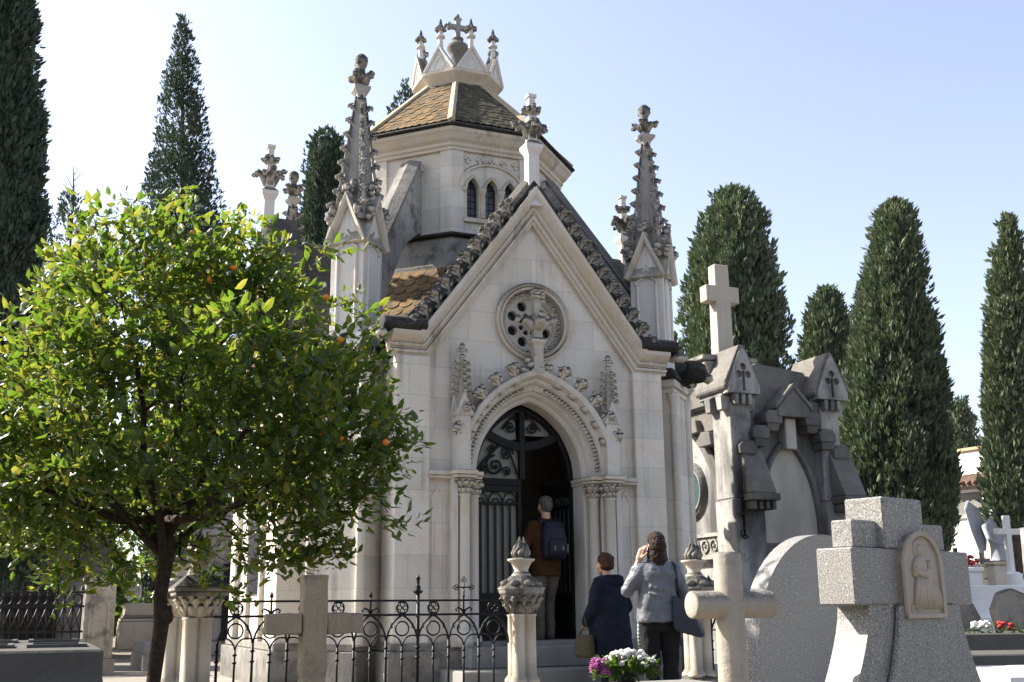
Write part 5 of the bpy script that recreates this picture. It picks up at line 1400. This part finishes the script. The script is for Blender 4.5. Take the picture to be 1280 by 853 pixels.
# raking stepped cornice falling away on both sides of a small middle gable
for i in range(3):
    for s in (-1, 1):
        xc = 1.21+s*(.40+.27*i); z = 3.86-.27*i
        mb = MB(); mb.prism([(xc-.16,-.06,z),(xc+.16,-.06,z),(xc+.17,-.10,z+.12),(xc+.17,.10,z+.20),(xc-.17,.10,z+.20),(xc-.17,-.10,z+.12)][:2]+[(xc+.17,-.06,z+.14),(xc+.10,-.06,z+.22),(xc-.10,-.06,z+.22),(xc-.17,-.06,z+.14)], (0,.45,0))
        mb.box(*ml(xc-.10,xc+.10,.0,.3,z-.13,z), tp=1.3); mb.build('cornice_stone', 'maudark', mz, .012)
mb = MB(); mb.prism([(.88,-.08,3.98),(1.54,-.08,3.98),(1.54,-.08,4.12),(1.21,-.08,4.46),(.88,-.08,4.12)], (0,1.1,0)); mb.build('middle_gable', 'maudark', mz, .012)
mb = MB(); mb.prism([(.84,-.10,4.10),(.84,-.10,4.18),(1.21,-.10,4.56),(1.58,-.10,4.18),(1.58,-.10,4.10),(1.21,-.10,4.47)], (0,1.15,0)); mb.build('middle_gable_roof', 'roofstone', mz, .02)
blk('centre_strip', 'maupanel', mz, 1.10,1.32,.05,.3,3.45,3.97)
mb = MB(); mb.prism([(.1,.3,3.80),(2.3,.3,3.80),(2.1,.3,4.25),(1.75,.3,4.85),(.75,.3,4.95),(.1,.3,4.6)], (0,3.8,0)); mb.build('roof', 'roofstone', mz, .02)
# the left side: big pointed gable with a round window, rosette band
f1 = lambda a, b, z: (.20-b, .35+a, z)
La = [(x*1.25/.7+1.50, 1.9+(z-2.46)*2.3) for x, z in arc_pts(0)]
mb = MB(); mb.prism([(.20,.5,.0)] + [(.20, .35+x, z) for x, z in La] + [(.20,3.15,.0)], (-.05,0,0)); mb.build('side_gable', 'mau', mz)
mb = MB(); mb.sweep(La, [(0,0),(0,.09),(.10,.12),(.2,.07),(.2,0)], f1); mb.build('side_arch', 'maudark', mz)
rw = MB(); rw.sweep(list(reversed(circ(1.22,2.86,.36,28))), [(0,.03),(0,.12),(.05,.14),(.08,.10),(.11,.12),(.15,.03)], f1, closed=True); rwo = rw.build('round_window', 'mau', mz)
mb = MB(); mb.prism([f1(a,.06,z) for a, z in circ(1.22,2.86,.37,24)], (-.01,0,0)); mb.build('pane', 'greenglass', rwo)
mb = MB(); mb.box(*ml(.06,.21,.62,3.0,1.74,2.02)); mb.box(*ml(.02,.21,.60,3.0,2.03,2.09)); mb.box(*ml(.02,.21,.60,3.0,1.66,1.735))
for i in range(7):
    c = f1(.44+i*.28, .15, 1.88); mb.tube([(c[0], c[1]+.10*math.cos(2*PI*k/14), c[2]+.10*math.sin(2*PI*k/14)) for k in range(15)], .022, 5, cap=False); mb.ico(c, (.03,.045,.045), 1)
mb.build('rosette_band', 'weather', mz)
for j in range(3):
    mb = MB(); y0 = .62+j*.42; z = 3.55+j*.27; mb.prism([(-.02,y0,z),(-.02,y0+.40,z),(-.02,y0+.42,z+.15),(-.02,y0+.3,z+.26),(-.02,y0+.05,z+.22)], (.4,0,0)); mb.build('cornice_stone', 'maudark', mz, .012)
blk('side_cornice', 'maudark', mz, .0,.5,.5,4.0,4.2,4.75, bev=.05)
def tower(x0):
    cxm = x0+.22; mb = MB()
    mb.box(*ml(x0,x0+.56,.0,.62,0,2.6)); o = mb.build('buttress_tower', 'mau', mz, .02)
    blk('shaft', 'mau', o, x0+.02,x0+.42,.05,.60,2.6,4.2, bev=.015)
    mb = MB(); mb.prism([(x0+.14,-.33,2.66),(x0+.14,.06,2.66),(x0+.14,.06,3.42),(x0+.14,.0,3.36)], (.44,0,0)); mb.build('weathering', 'roofstone', o, .015)
    blk('weathering_sill', 'maudark', o, x0+.10,x0+.62,-.37,.05,2.54,2.655)
    for i in range(4): blk('corbel', 'maudark', o, x0+.13+i*.125,x0+.20+i*.125,-.30,.02,2.40,2.535, bev=.01)
    for sx_, ya in ((0,.10),(0,.45),(1,.1)):
        blk('corbel', 'mau', o, x0-.10+sx_*.48,x0+.06+sx_*.48,ya,ya+.16,4.06,4.30, tp=1.25)
    for i in range(3): blk('corbel', 'mau', o, x0+.06+i*.13,x0+.13+i*.13,-.06,.06,4.14,4.32, tp=1.2, bev=.01)
    mb = MB(); mb.ico((cxm,.03,3.50), (.06,.05,.075), 1, .2); mb.build('boss', 'mau', o)
    fg = lambda a, b, z: (cxm+a, -b, z)
    gab = [(-.31,4.32),(.31,4.32),(.31,4.45),(.07,5.02),(0,5.10),(-.07,5.02),(-.31,4.45)]
    hol = [circ(-.085,4.64,.062,10), circ(.085,4.64,.062,10), circ(0,4.77,.062,10), [(-.028,4.36),(.028,4.36),(.028,4.70),(-.028,4.70)]]
    mb = MB(); mb.prism([fg(a,.10,z) for a, z in gab], (0,.12,0), holes=[[fg(a,.10,z) for a, z in h] for h in hol]); mb.prism([fg(a*.97,.02,z) for a, z in gab], (0,.10,0)); mb.build('gablet', 'mau', o, .006)
    mb = MB(); mb.prism([fg(-.36,.07,4.42), fg(-.31,.07,4.36), fg(0,.07,5.03), fg(.31,.07,4.36), fg(.36,.07,4.42), fg(.35,.07,4.52), fg(.05,.07,5.15), fg(-.05,.07,5.15), fg(-.35,.07,4.52)], (0,.95,0)); mb.build('tower_roof', 'roofstone', o, .02)
    blk('head_block', 'mau', o, cxm-.29,cxm+.29,.12,.85,4.30,4.50)
tower(.0); tower(1.80)
# wrought-iron lantern bracket on the corner tower
mb = MB(); b0 = Vector((.10,-.05,.25))
mb.tube([b0+Vector((0,0,1.75)), b0+Vector((0,0,2.75)), b0+Vector((0,0,2.85))], [.022,.022,.004], 6)
for z, s in ((2.35,1),(2.05,-1),(1.75,1)): mb.lathe([(.022,-.02),(.05,0),(.022,.02)], 8, tuple(b0+Vector((0,0,z))))
pts = [b0+Vector((.13+.12*(1-k/20*.8)*math.cos(PI+k/20*9), 0, 2.38+.14*(1-k/20*.8)*math.sin(PI+k/20*9))) for k in range(21)]; mb.tube(pts, .016, 5)
pts = [b0+Vector((.08*math.cos(PI/2+k/10*4), -.02, 1.78+.08*math.sin(PI/2+k/10*4))) for k in range(11)]; mb.tube(pts, .015, 5)
mb.box(tuple(b0+Vector((0,0,2.1))), (.16,.03,.05)); mb.build('iron_bracket', 'iron', mz)
# the plain cross on its stepped base
blk('cross_base', 'weather', mz, -.1,1.0,.55,1.6,4.70,5.0, bev=.02); blk('cross_base', 'weather', mz, -.15,.95,.52,1.55,5.0,5.10, bev=.02); blk('cross_base', 'weather', mz, .30,.80,.75,1.3,5.10,5.20, bev=.02)
mb = MB(); mb.box(*ml(.40,.72,.87,1.12,5.18,6.87), tp=.9); mb.box(*ml(.22,.90,.88,1.11,6.17,6.47)); mb.build('roof_cross', stone('cross_cream_stone', (.50,.45,.37), (.40,.35,.28), top=.3, blotch=.15, streak=.3), mz, .012)

# ---- background mausoleums behind the orange tree
def house_tomb(label, x, d, w_, dp, h, mat, rz=TH):
    q = px(x, 740, d); t = thing('small_mausoleum', label, 'mausoleum', q, rz, 'mausoleums behind the orange tree')
    mb = MB(); mb.box((0,0,h/2), (w_,dp,h)); mb.box((0,0,.15), (w_+.3,dp+.3,.3)); mb.build('wall', mat, t, .02)
    mb = MB(); mb.box((0,0,h+.08), (w_+.3,dp+.3,.16)); mb.prism([(-w_/2-.1,-dp/2-.1,h+.16),(w_/2+.1,-dp/2-.1,h+.16),(0,-dp/2-.1,h+.16+w_*.42)], (0,dp+.2,0)); mb.build('roof', 'weather', t, .02)
    mb = MB(); mb.box((0,-dp/2-.02,h*.42), (w_*.36,.06,h*.68)); mb.build('door', 'doorwood', t)
    mb = MB(); mb.box((0,-dp/2+.1,h+w_*.42+.55), (.1,.1,.8)); mb.box((0,-dp/2+.1,h+w_*.42+.7), (.42,.098,.1)); mb.build('roof_cross', mat, t)
    return t
house_tomb('grey gabled mausoleum glimpsed through the orange leaves right of the trunk', 290, 26, 2.2, 2.6, 2.5, 'weather')
house_tomb('dark gabled mausoleum behind the lattice railing at the left', 40, 24, 2.8, 2.8, 2.4, 'maudark')
tomb('stone coffin-shaped tomb at the end of the left path', px(182,760,30), TH, 1.3, 1.3, 1.15, 'pillar')
tomb('long low grave slab along the right side of the left path', px(196,800,19), TH, .6, 2.4, .42, 'greyslab', cove=False)
random.seed(31)
for lab, x, d, ww, h in (('rounded dark evergreen bush behind the lattice railing', 70, 30, 3.0, 3.2), ('dense evergreen bush beyond the path at the left', 185, 48, 6.5, 5.2), ('leafy evergreen bush behind the left transept of the chapel', 325, 42, 3.6, 4.0), ('dark round evergreen behind the sooty mausoleum', 985, 44, 4.0, 4.6)):
    q = px(x, 740, d); t = thing('evergreen_bush', lab, 'bush', q, 0, 'evergreen bushes in the background'); items = []
    for i in range(3500):
        dd = rv(); p0 = Vector((dd.x*ww/2, dd.y*ww/2, h*.5+dd.z*h*.5))*1.0; p0 = p0*(1) + rv()*.2
        if mnoise.noise(dd*2+Vector((x,0,0))) < -.25: continue
        d2 = (dd+rv()).normalized(); items.append((p0, d2, d2.cross(rv()).normalized(), .28, .08))
    leafcloud('crown', 'shrub', items, t); mb = MB()
    for i in range(6): mb.tube([(0,0,0), (random.uniform(-.6,.6), random.uniform(-.5,.5), h*.7)], [.08,.03], 6)
    mb.build('stems', 'cbark', t)
# ================================================================ PEOPLE
def rings_loft(mb, rings, n=20):
    """rings: (x, y, z, rx, ry[, yaw]) stacked cross-sections"""
    vs = []; fs = []
    for r in rings:
        x, y, z, rx, ry = r[:5]; yaw = r[5] if len(r) > 5 else 0
        for k in range(n):
            a = 2*PI*k/n; c, s = math.cos(a), math.sin(a)
            ex = math.copysign(abs(c)**.85, c)*rx; ey = math.copysign(abs(s)**.85, s)*ry
            vs.append((x+ex*math.cos(yaw)-ey*math.sin(yaw), y+ex*math.sin(yaw)+ey*math.cos(yaw), z))
    m = len(rings)
    for i in range(m-1):
        for k in range(n): fs.append((i*n+k, i*n+(k+1) % n, (i+1)*n+(k+1) % n, (i+1)*n+k))
    fs.append(tuple(range(n-1,-1,-1))); fs.append(tuple((m-1)*n+k for k in range(n)))
    mb.add(vs, fs, True)
def limb(mb, pts, rad, n=12):
    P = [Vector(pts[0])]; Rr = [rad[0]]
    for i in range(len(pts)-1):
        for k in range(1, 5):
            f = k/4; P.append(Vector(pts[i]).lerp(Vector(pts[i+1]), f)); Rr.append(rad[i]+(rad[i+1]-rad[i])*f)
    mb.tube(P, Rr, n)
    for i in range(len(pts)): mb.ico(pts[i], rad[i]*.99, 2)
def hand(mb, wrist, d, palm_n, s=1, curl=.5):
    """palm and five fingers; d points along the fingers, palm_n out of the palm"""
    w0 = Vector(wrist); d = Vector(d).normalized(); pn = Vector(palm_n); pn = (pn-d*pn.dot(d)).normalized(); sd = d.cross(pn)
    for k in range(5): mb.ico(w0+d*(.02+.018*k)*s+sd*(.0)*s, (.036*s,.030*s,.030*s), 2)
    for k in range(4):
        o = w0+d*.085*s+sd*(-.030+.020*k)*s; L = (.060,.070,.066,.050)[k]*s
        a = o+d*L*.5+pn*L*.12*curl; b = a+(d*.8+pn*curl).normalized()*L*.35; c = b+(d*.5+pn*curl*1.4).normalized()*L*.3
        mb.tube([o-d*.03*s, o, a, b, c], [.010*s,.0095*s,.009*s,.008*s,.006*s], 8)
    t0 = w0+d*.03*s-sd*.028*s; mb.tube([t0, t0+(d*.5-sd*.9)*.035*s, t0+(d*1.1-sd*1.0)*.052*s+pn*.012*s], [.013*s,.011*s,.008*s], 8)
def head(mb, c, s=1, face=(0,1,0)):
    """head looking along face; c = centre of the skull"""
    f = Vector(face).normalized(); yaw = math.atan2(f.x, f.y); T = Matrix.Translation(c) @ Matrix.Rotation(-yaw, 4, 'Z')
    g = lambda x, y, z: T @ Vector((x*s, y*s, z*s))
    E = lambda x, y, z, rx, ry, rz, sub=2: mb.ico((0,0,0), (rx*s,ry*s,rz*s), sub, T=T @ Matrix.Translation((x*s,y*s,z*s)))
    E(0,-.012,.025,.076,.092,.092,3); E(0,.02,-.03,.062,.076,.088,3); E(0,.05,-.085,.038,.04,.034)
    mb.tube([g(0,.09,.012), g(0,.115,-.03)], [.010*s,.016*s], 8); E(0,.108,-.035,.017,.014,.012)
    for sx in (-1, 1):
        E(sx*.077,-.005,-.015,.010,.022,.034); E(sx*.030,.085,.012,.015,.010,.011); E(sx*.03,.092,.028,.022,.010,.007); E(sx*.045,.06,-.035,.025,.03,.03)
    E(0,.094,-.062,.025,.011,.008); E(0,.09,-.074,.022,.012,.008)
def person(label, loc, rz, H, build):
    t = thing('person', label, 'person', loc, rz); t.scale = (H, H, H); build(t); return t

def folds(o, strength=.022, size=.13):
    tx = bpy.data.textures.get('fold%d' % int(size*100)) or bpy.data.textures.new('fold%d' % int(size*100), 'CLOUDS'); tx.noise_scale = size; tx.noise_depth = 2
    m = o.modifiers.new('folds', 'DISPLACE'); m.texture = tx; m.strength = strength; m.mid_level = .5; m.texture_coords = 'LOCAL'
def man(t):
    b = MB(); head(b, (0,.01,1.655), 1, (.1,1,0)); limb(b, [(0,-.01,1.58),(0,-.02,1.46)], [.056,.062])
    rings_loft(b, [(0,0,.90,.16,.11),(0,0,1.1,.15,.10),(0,0,1.35,.18,.10),(0,0,1.46,.10,.07)])
    for s in (-1, 1):
        limb(b, [(s*.19,0,1.42),(s*.25,.03,1.14),(s*.20,.20,.98)], [.05,.042,.03]); hand(b, (s*.20,.20,.98), (-s*.2,.9,-.15), (-s,0,0), 1, .6)
        limb(b, [(-.088,0,.86),(-.10,.02,.47),(-.105,-.02,.07)] if s < 0 else [(.088,0,.86),(.085,.10,.50),(.075,.06,.10)], [.075,.05,.04])
    b.build('body', 'skin', t, remesh=.008, smooth=2)
    c = MB(); rings_loft(c, [(0,0,.80,.185,.135),(0,.0,.95,.188,.135),(0,0,1.12,.182,.128),(0,0,1.28,.198,.13),(0,0,1.40,.205,.118),(0,-.01,1.455,.14,.09),(0,-.015,1.50,.066,.066)])
    for s in (-1, 1): limb(c, [(s*.175,-.005,1.405),(s*.262,.02,1.14),(s*.215,.19,.99)], [.075,.058,.045])
    folds(c.build('jersey', 'sweater', t, remesh=.012, smooth=4), .03, .10)
    c = MB(); rings_loft(c, [(0,0,.84,.17,.125),(0,0,.92,.165,.12),(0,0,.98,.16,.115)])
    limb(c, [(-.088,0,.86),(-.10,.02,.47),(-.105,-.02,.07)], [.098,.072,.064]); limb(c, [(.088,0,.86),(.085,.10,.50),(.075,.06,.10)], [.098,.072,.064])
    folds(c.build('trousers', 'khaki', t, remesh=.012, smooth=3), .03, .10)
    for x, y, z in ((-.105,.0,.0),(.075,.08,.02)):
        c = MB(); c.ico((x,y-.04,z+.05), (.045,.06,.05), 2); c.ico((x,y+.07,z+.035), (.047,.09,.035), 2); c.box((x,y+.015,z+.012), (.08,.25,.024)); c.build('shoe', 'shoe', t, remesh=.01)
    c = MB(); c.ico((0,-.012,1.695), (.084,.098,.086), 3); c.ico((0,-.045,1.65), (.078,.068,.085), 3); folds(c.build('hair', 'hairgrey', t, remesh=.01, smooth=2), .018, .03)
person('man in a rust-brown jersey and khaki trousers stepping through the chapel door', W(.27,.30,.46), TH+R(4), 1.0, man)
def backpack():
    t = thing('backpack', 'dark navy backpack worn by the man in the chapel doorway', 'backpack', W(.27,.30,.46), TH+R(4))
    c = MB(); rings_loft(c, [(0,-.20,.99,.14,.06),(0,-.21,1.03,.165,.09),(0,-.215,1.2,.165,.10),(0,-.205,1.36,.15,.085),(0,-.19,1.44,.11,.06),(0,-.18,1.46,.06,.03)], 24)
    b = c.build('pack_body', 'navypack', t, remesh=.014, smooth=3)
    c = MB(); rings_loft(c, [(0,-.30,1.02,.11,.03),(0,-.31,1.08,.125,.045),(0,-.31,1.2,.12,.04),(0,-.30,1.24,.09,.02)], 20); c.build('front_pocket', 'navypack', t, remesh=.014)
    for s in (-1, 1):
        c = MB(); c.tube([(s*.10,-.12,1.42),(s*.115,-.06,1.50),(s*.12,.06,1.48),(s*.13,.135,1.36),(s*.15,.10,1.15),(s*.16,-.08,1.04)], .022, 8, flat=.5); c.build('strap', 'navypack', t)
    c = MB(); c.tube([(-.03,-.15,1.46),(0,-.15,1.50),(.03,-.15,1.46)], .009, 6); c.build('handle', 'blackcloth', t)
    for c0, d0 in (((-.06,-.352,1.12),(.012,.01,.05)), ((.05,-.352,1.12),(.012,.01,.05)), ((.165,-.26,1.12),(.012,.012,.10))):
        c = MB(); c.box(c0, d0); c.build('buckle', 'greyslab', t)
backpack()

def elder(t):
    b = MB(); head(b, (-.01,.06,1.49), .97, (-.35,1,0)); limb(b, [(0,.04,1.42),(0,.02,1.30)], [.05,.06])
    rings_loft(b, [(0,0,.80,.17,.12),(0,0,1.0,.16,.12),(0,0,1.2,.17,.11),(0,0,1.30,.10,.07)])
    for s in (-1, 1):
        limb(b, [(s*.18,0,1.24),(s*.24,.02,.98),(s*.21,.16,.80)], [.05,.04,.028]); hand(b, (s*.21,.16,.80), (0,.7,-.6), (-s,0,0), .95, .9)
        limb(b, [(s*.08,0,.8),(s*.09,.0,.42),(s*.09,0,.06)], [.08,.055,.04])
    b.build('body', 'skin', t, remesh=.008, smooth=2)
    c = MB()
    rings_loft(c, [(-.01,.0,.44,.30,.22),(-.01,0,.62,.285,.205),(0,0,.85,.255,.185),(0,-.005,1.02,.235,.165),(0,-.005,1.18,.222,.145),(0,.0,1.27,.19,.12),(0,.02,1.33,.10,.09)], 24)
    for s in (-1, 1): limb(c, [(s*.18,-.0,1.235),(s*.275,.0,.98),(s*.27,.13,.80)], [.085,.075,.06])
    folds(c.build('coat', 'navycoat', t, remesh=.013, smooth=4), .03, .10)
    c = MB(); P = [(.165*math.cos(2*PI*k/16), .01+.12*math.sin(2*PI*k/16), 1.30-.02*math.sin(2*PI*k/16)) for k in range(17)]; c.tube(P, .045, 8, cap=False); c.ico((0,-.10,1.275), (.15,.06,.055), 2)
    c.build('hood', 'navycoat', t, remesh=.014, smooth=3)
    for s in (-1, 1):
        c = MB(); limb(c, [(s*.085,0,.60),(s*.09,0,.30),(s*.09,0,.07)], [.085,.07,.055]); c.build('trouser_leg', 'blackcloth', t)
        c = MB(); c.ico((s*.09,-.02,.05), (.042,.06,.05), 2); c.ico((s*.09,.07,.035), (.044,.08,.033), 2); c.box((s*.09,.02,.012), (.075,.22,.024)); c.build('shoe', 'shoe', t, remesh=.01)
    c = MB(); c.ico((-.012,.045,1.545), (.090,.100,.085), 3); c.ico((-.012,.01,1.49), (.088,.078,.09), 3)
    for k in range(26):
        a = 2*PI*k/26; c.ico((-.012+.075*math.cos(a), .03+.075*math.sin(a)*.8-.02, 1.50+.05*math.sin(k*1.7)), (.025,.025,.035), 1, .15)
    folds(c.build('hair', 'hairred', t, remesh=.01, smooth=2), .018, .03)
EP = W(.28,-1.35,0)
person('short auburn-haired person in a long navy coat waiting below the chapel steps', EP, TH+R(16), .90, elder)
hb = thing('handbag', 'khaki canvas bag hanging at the side of the person in the navy coat', 'bag', EP, TH+R(16)); hb.scale = (.9,.9,.9)
c = MB(); rings_loft(c, [(-.36,.06,.40,.05,.13),(-.37,.06,.44,.075,.155),(-.37,.06,.56,.07,.15),(-.36,.06,.66,.05,.13)], 20); c.build('bag_body', 'khakibag', hb, remesh=.012)
for dy in (-.05, .16):
    c = MB(); c.tube([(-.365,dy,.64),(-.34,.06,.80),(-.33,.10,.86)], .008, 6); c.build('handle', 'khakibag', hb)

def blazer_woman(t):
    b = MB(); head(b, (0,.03,1.535), .97, (-.25,1,.0)); limb(b, [(0,.01,1.47),(0,.0,1.36)], [.05,.055])
    rings_loft(b, [(0,0,.86,.17,.12),(0,0,1.0,.15,.11),(0,0,1.25,.16,.10),(0,0,1.35,.10,.07)])
    limb(b, [(-.175,0,1.30),(-.30,.05,1.10),(-.185,.015,1.375)], [.05,.042,.03]); hand(b, (-.182,.015,1.385), (.38,.02,1.0), (.9,.3,-.3), 1.1, .4)
    limb(b, [(.175,0,1.30),(.25,-.02,1.05),(.24,.14,.86)], [.05,.042,.03]); hand(b, (.24,.14,.86), (0,.6,-.7), (-1,0,0), 1, .7)
    for s in (-1, 1): limb(b, [(s*.085,0,.86),(s*.09,.0,.46),(s*.095,0,.06)], [.09,.058,.04])
    b.build('body', 'skin', t, remesh=.008, smooth=2)
    c = MB()
    rings_loft(c, [(0,.0,.80,.225,.165),(0,.0,.90,.22,.16),(0,.0,1.02,.198,.142),(0,0,1.12,.193,.135),(0,-.005,1.24,.203,.132),(0,-.005,1.315,.19,.11),(0,0,1.365,.115,.085),(0,.0,1.385,.085,.078)], 26)
    limb(c, [(-.165,-.005,1.295),(-.300,.045,1.095),(-.215,.02,1.30)], [.075,.066,.046]); limb(c, [(.165,-.005,1.295),(.255,-.01,1.05),(.25,.12,.88)], [.075,.062,.048])
    for x0, z0, x1, z1 in ((-.12,1.14,.08,1.10),(-.14,1.08,.02,1.05),(.02,1.0,.14,1.03)): c.tube([(x0,-.128,z0),((x0+x1)/2,-.142,(z0+z1)/2-.012),(x1,-.128,z1)], [.008,.014,.008], 6)
    folds(c.build('blazer', 'blazer', t, remesh=.011, smooth=3), .03, .10)
    c = MB(); P = [(.085*math.cos(2*PI*k/16), .0+.072*math.sin(2*PI*k/16), 1.385-.015*math.sin(2*PI*k/16)) for k in range(17)]; c.tube(P, .022, 8, cap=False, flat=.7); c.build('collar', 'blazer', t)
    c = MB(); rings_loft(c, [(0,0,.72,.185,.14),(0,-.005,.82,.19,.14),(0,0,.98,.16,.12)])
    for s in (-1, 1): limb(c, [(s*.10,-.005,.80),(s*.095,.0,.44),(s*.09,0,.07)], [.108,.083,.068])
    folds(c.build('trousers', 'blackcloth', t, remesh=.012, smooth=3), .03, .10)
    for s in (-1, 1):
        c = MB(); c.ico((s*.09,-.02,.05), (.042,.06,.05), 2); c.ico((s*.09,.07,.035), (.044,.08,.033), 2); c.box((s*.09,.02,.012), (.075,.22,.024)); c.build('shoe', 'shoe', t, remesh=.01)
    c = MB(); c.ico((0,.015,1.585), (.088,.100,.086), 3); c.ico((0,-.03,1.52), (.088,.075,.10), 3)
    for k in range(60):   # shoulder-length locks
        a = PI-.1+(PI+.2)*k/59; x, y = .074*math.cos(a), .01+.085*math.sin(a); w_ = 1.18
        c.tube([(x*.8,y*.9,1.57),(x*1.08,y*1.05-.005,1.48),(x*w_*1.05,y*1.12-.01,1.40),(x*w_*.92,y*1.15-.012,1.34+random.uniform(-.035,.03))], [.014,.014,.012,.004], 6)
    folds(c.build('hair', 'hairbrown', t, remesh=.006, smooth=1), .018, .03)
    c = MB(); rings_loft(c, [(-.125,.175,.56,.05,.014),(-.125,.18,.70,.055,.018),(-.12,.18,.9,.05,.02),(-.09,.15,1.2,.04,.02),(-.05,.09,1.36,.04,.02)], 12); rings_loft(c, [(-.06,.19,.42,.055,.014),(-.065,.185,.6,.05,.016),(-.06,.18,.9,.045,.02),(-.03,.14,1.25,.04,.02)], 12); c.build('scarf', 'scarf', t)
WP = W(-.29,-3.42,0)
WS = .925
person('brown-haired woman in a grey blazer raising her hand to her face', WP, TH+R(-14), WS, blazer_woman)
tb = thing('shoulder_bag', 'large navy leather bag hanging from the shoulder of the grey-blazer woman', 'bag', WP, TH+R(-14)); tb.scale = (WS,)*3
c = MB()
g = [(.07,-.20,1.05),(.235,-.19,1.03),(.40,-.13,.69),(.38,-.13,.645),(.12,-.20,.71),(.07,-.21,.74)]
c.prism(g, (.05,.11,0)); c.build('bag_body', 'bagleather', tb, .02)
for dy in (0, .085):
    c = MB(); c.tube([(.165,-.19+dy,1.02),(.15,-.155+dy*.5,1.20),(.15,-.085+dy*.4,1.345),(.15,.0+dy*.3,1.372),(.16,.10,1.28)], .012, 6, flat=.6); c.build('handle', 'bagleather', tb)
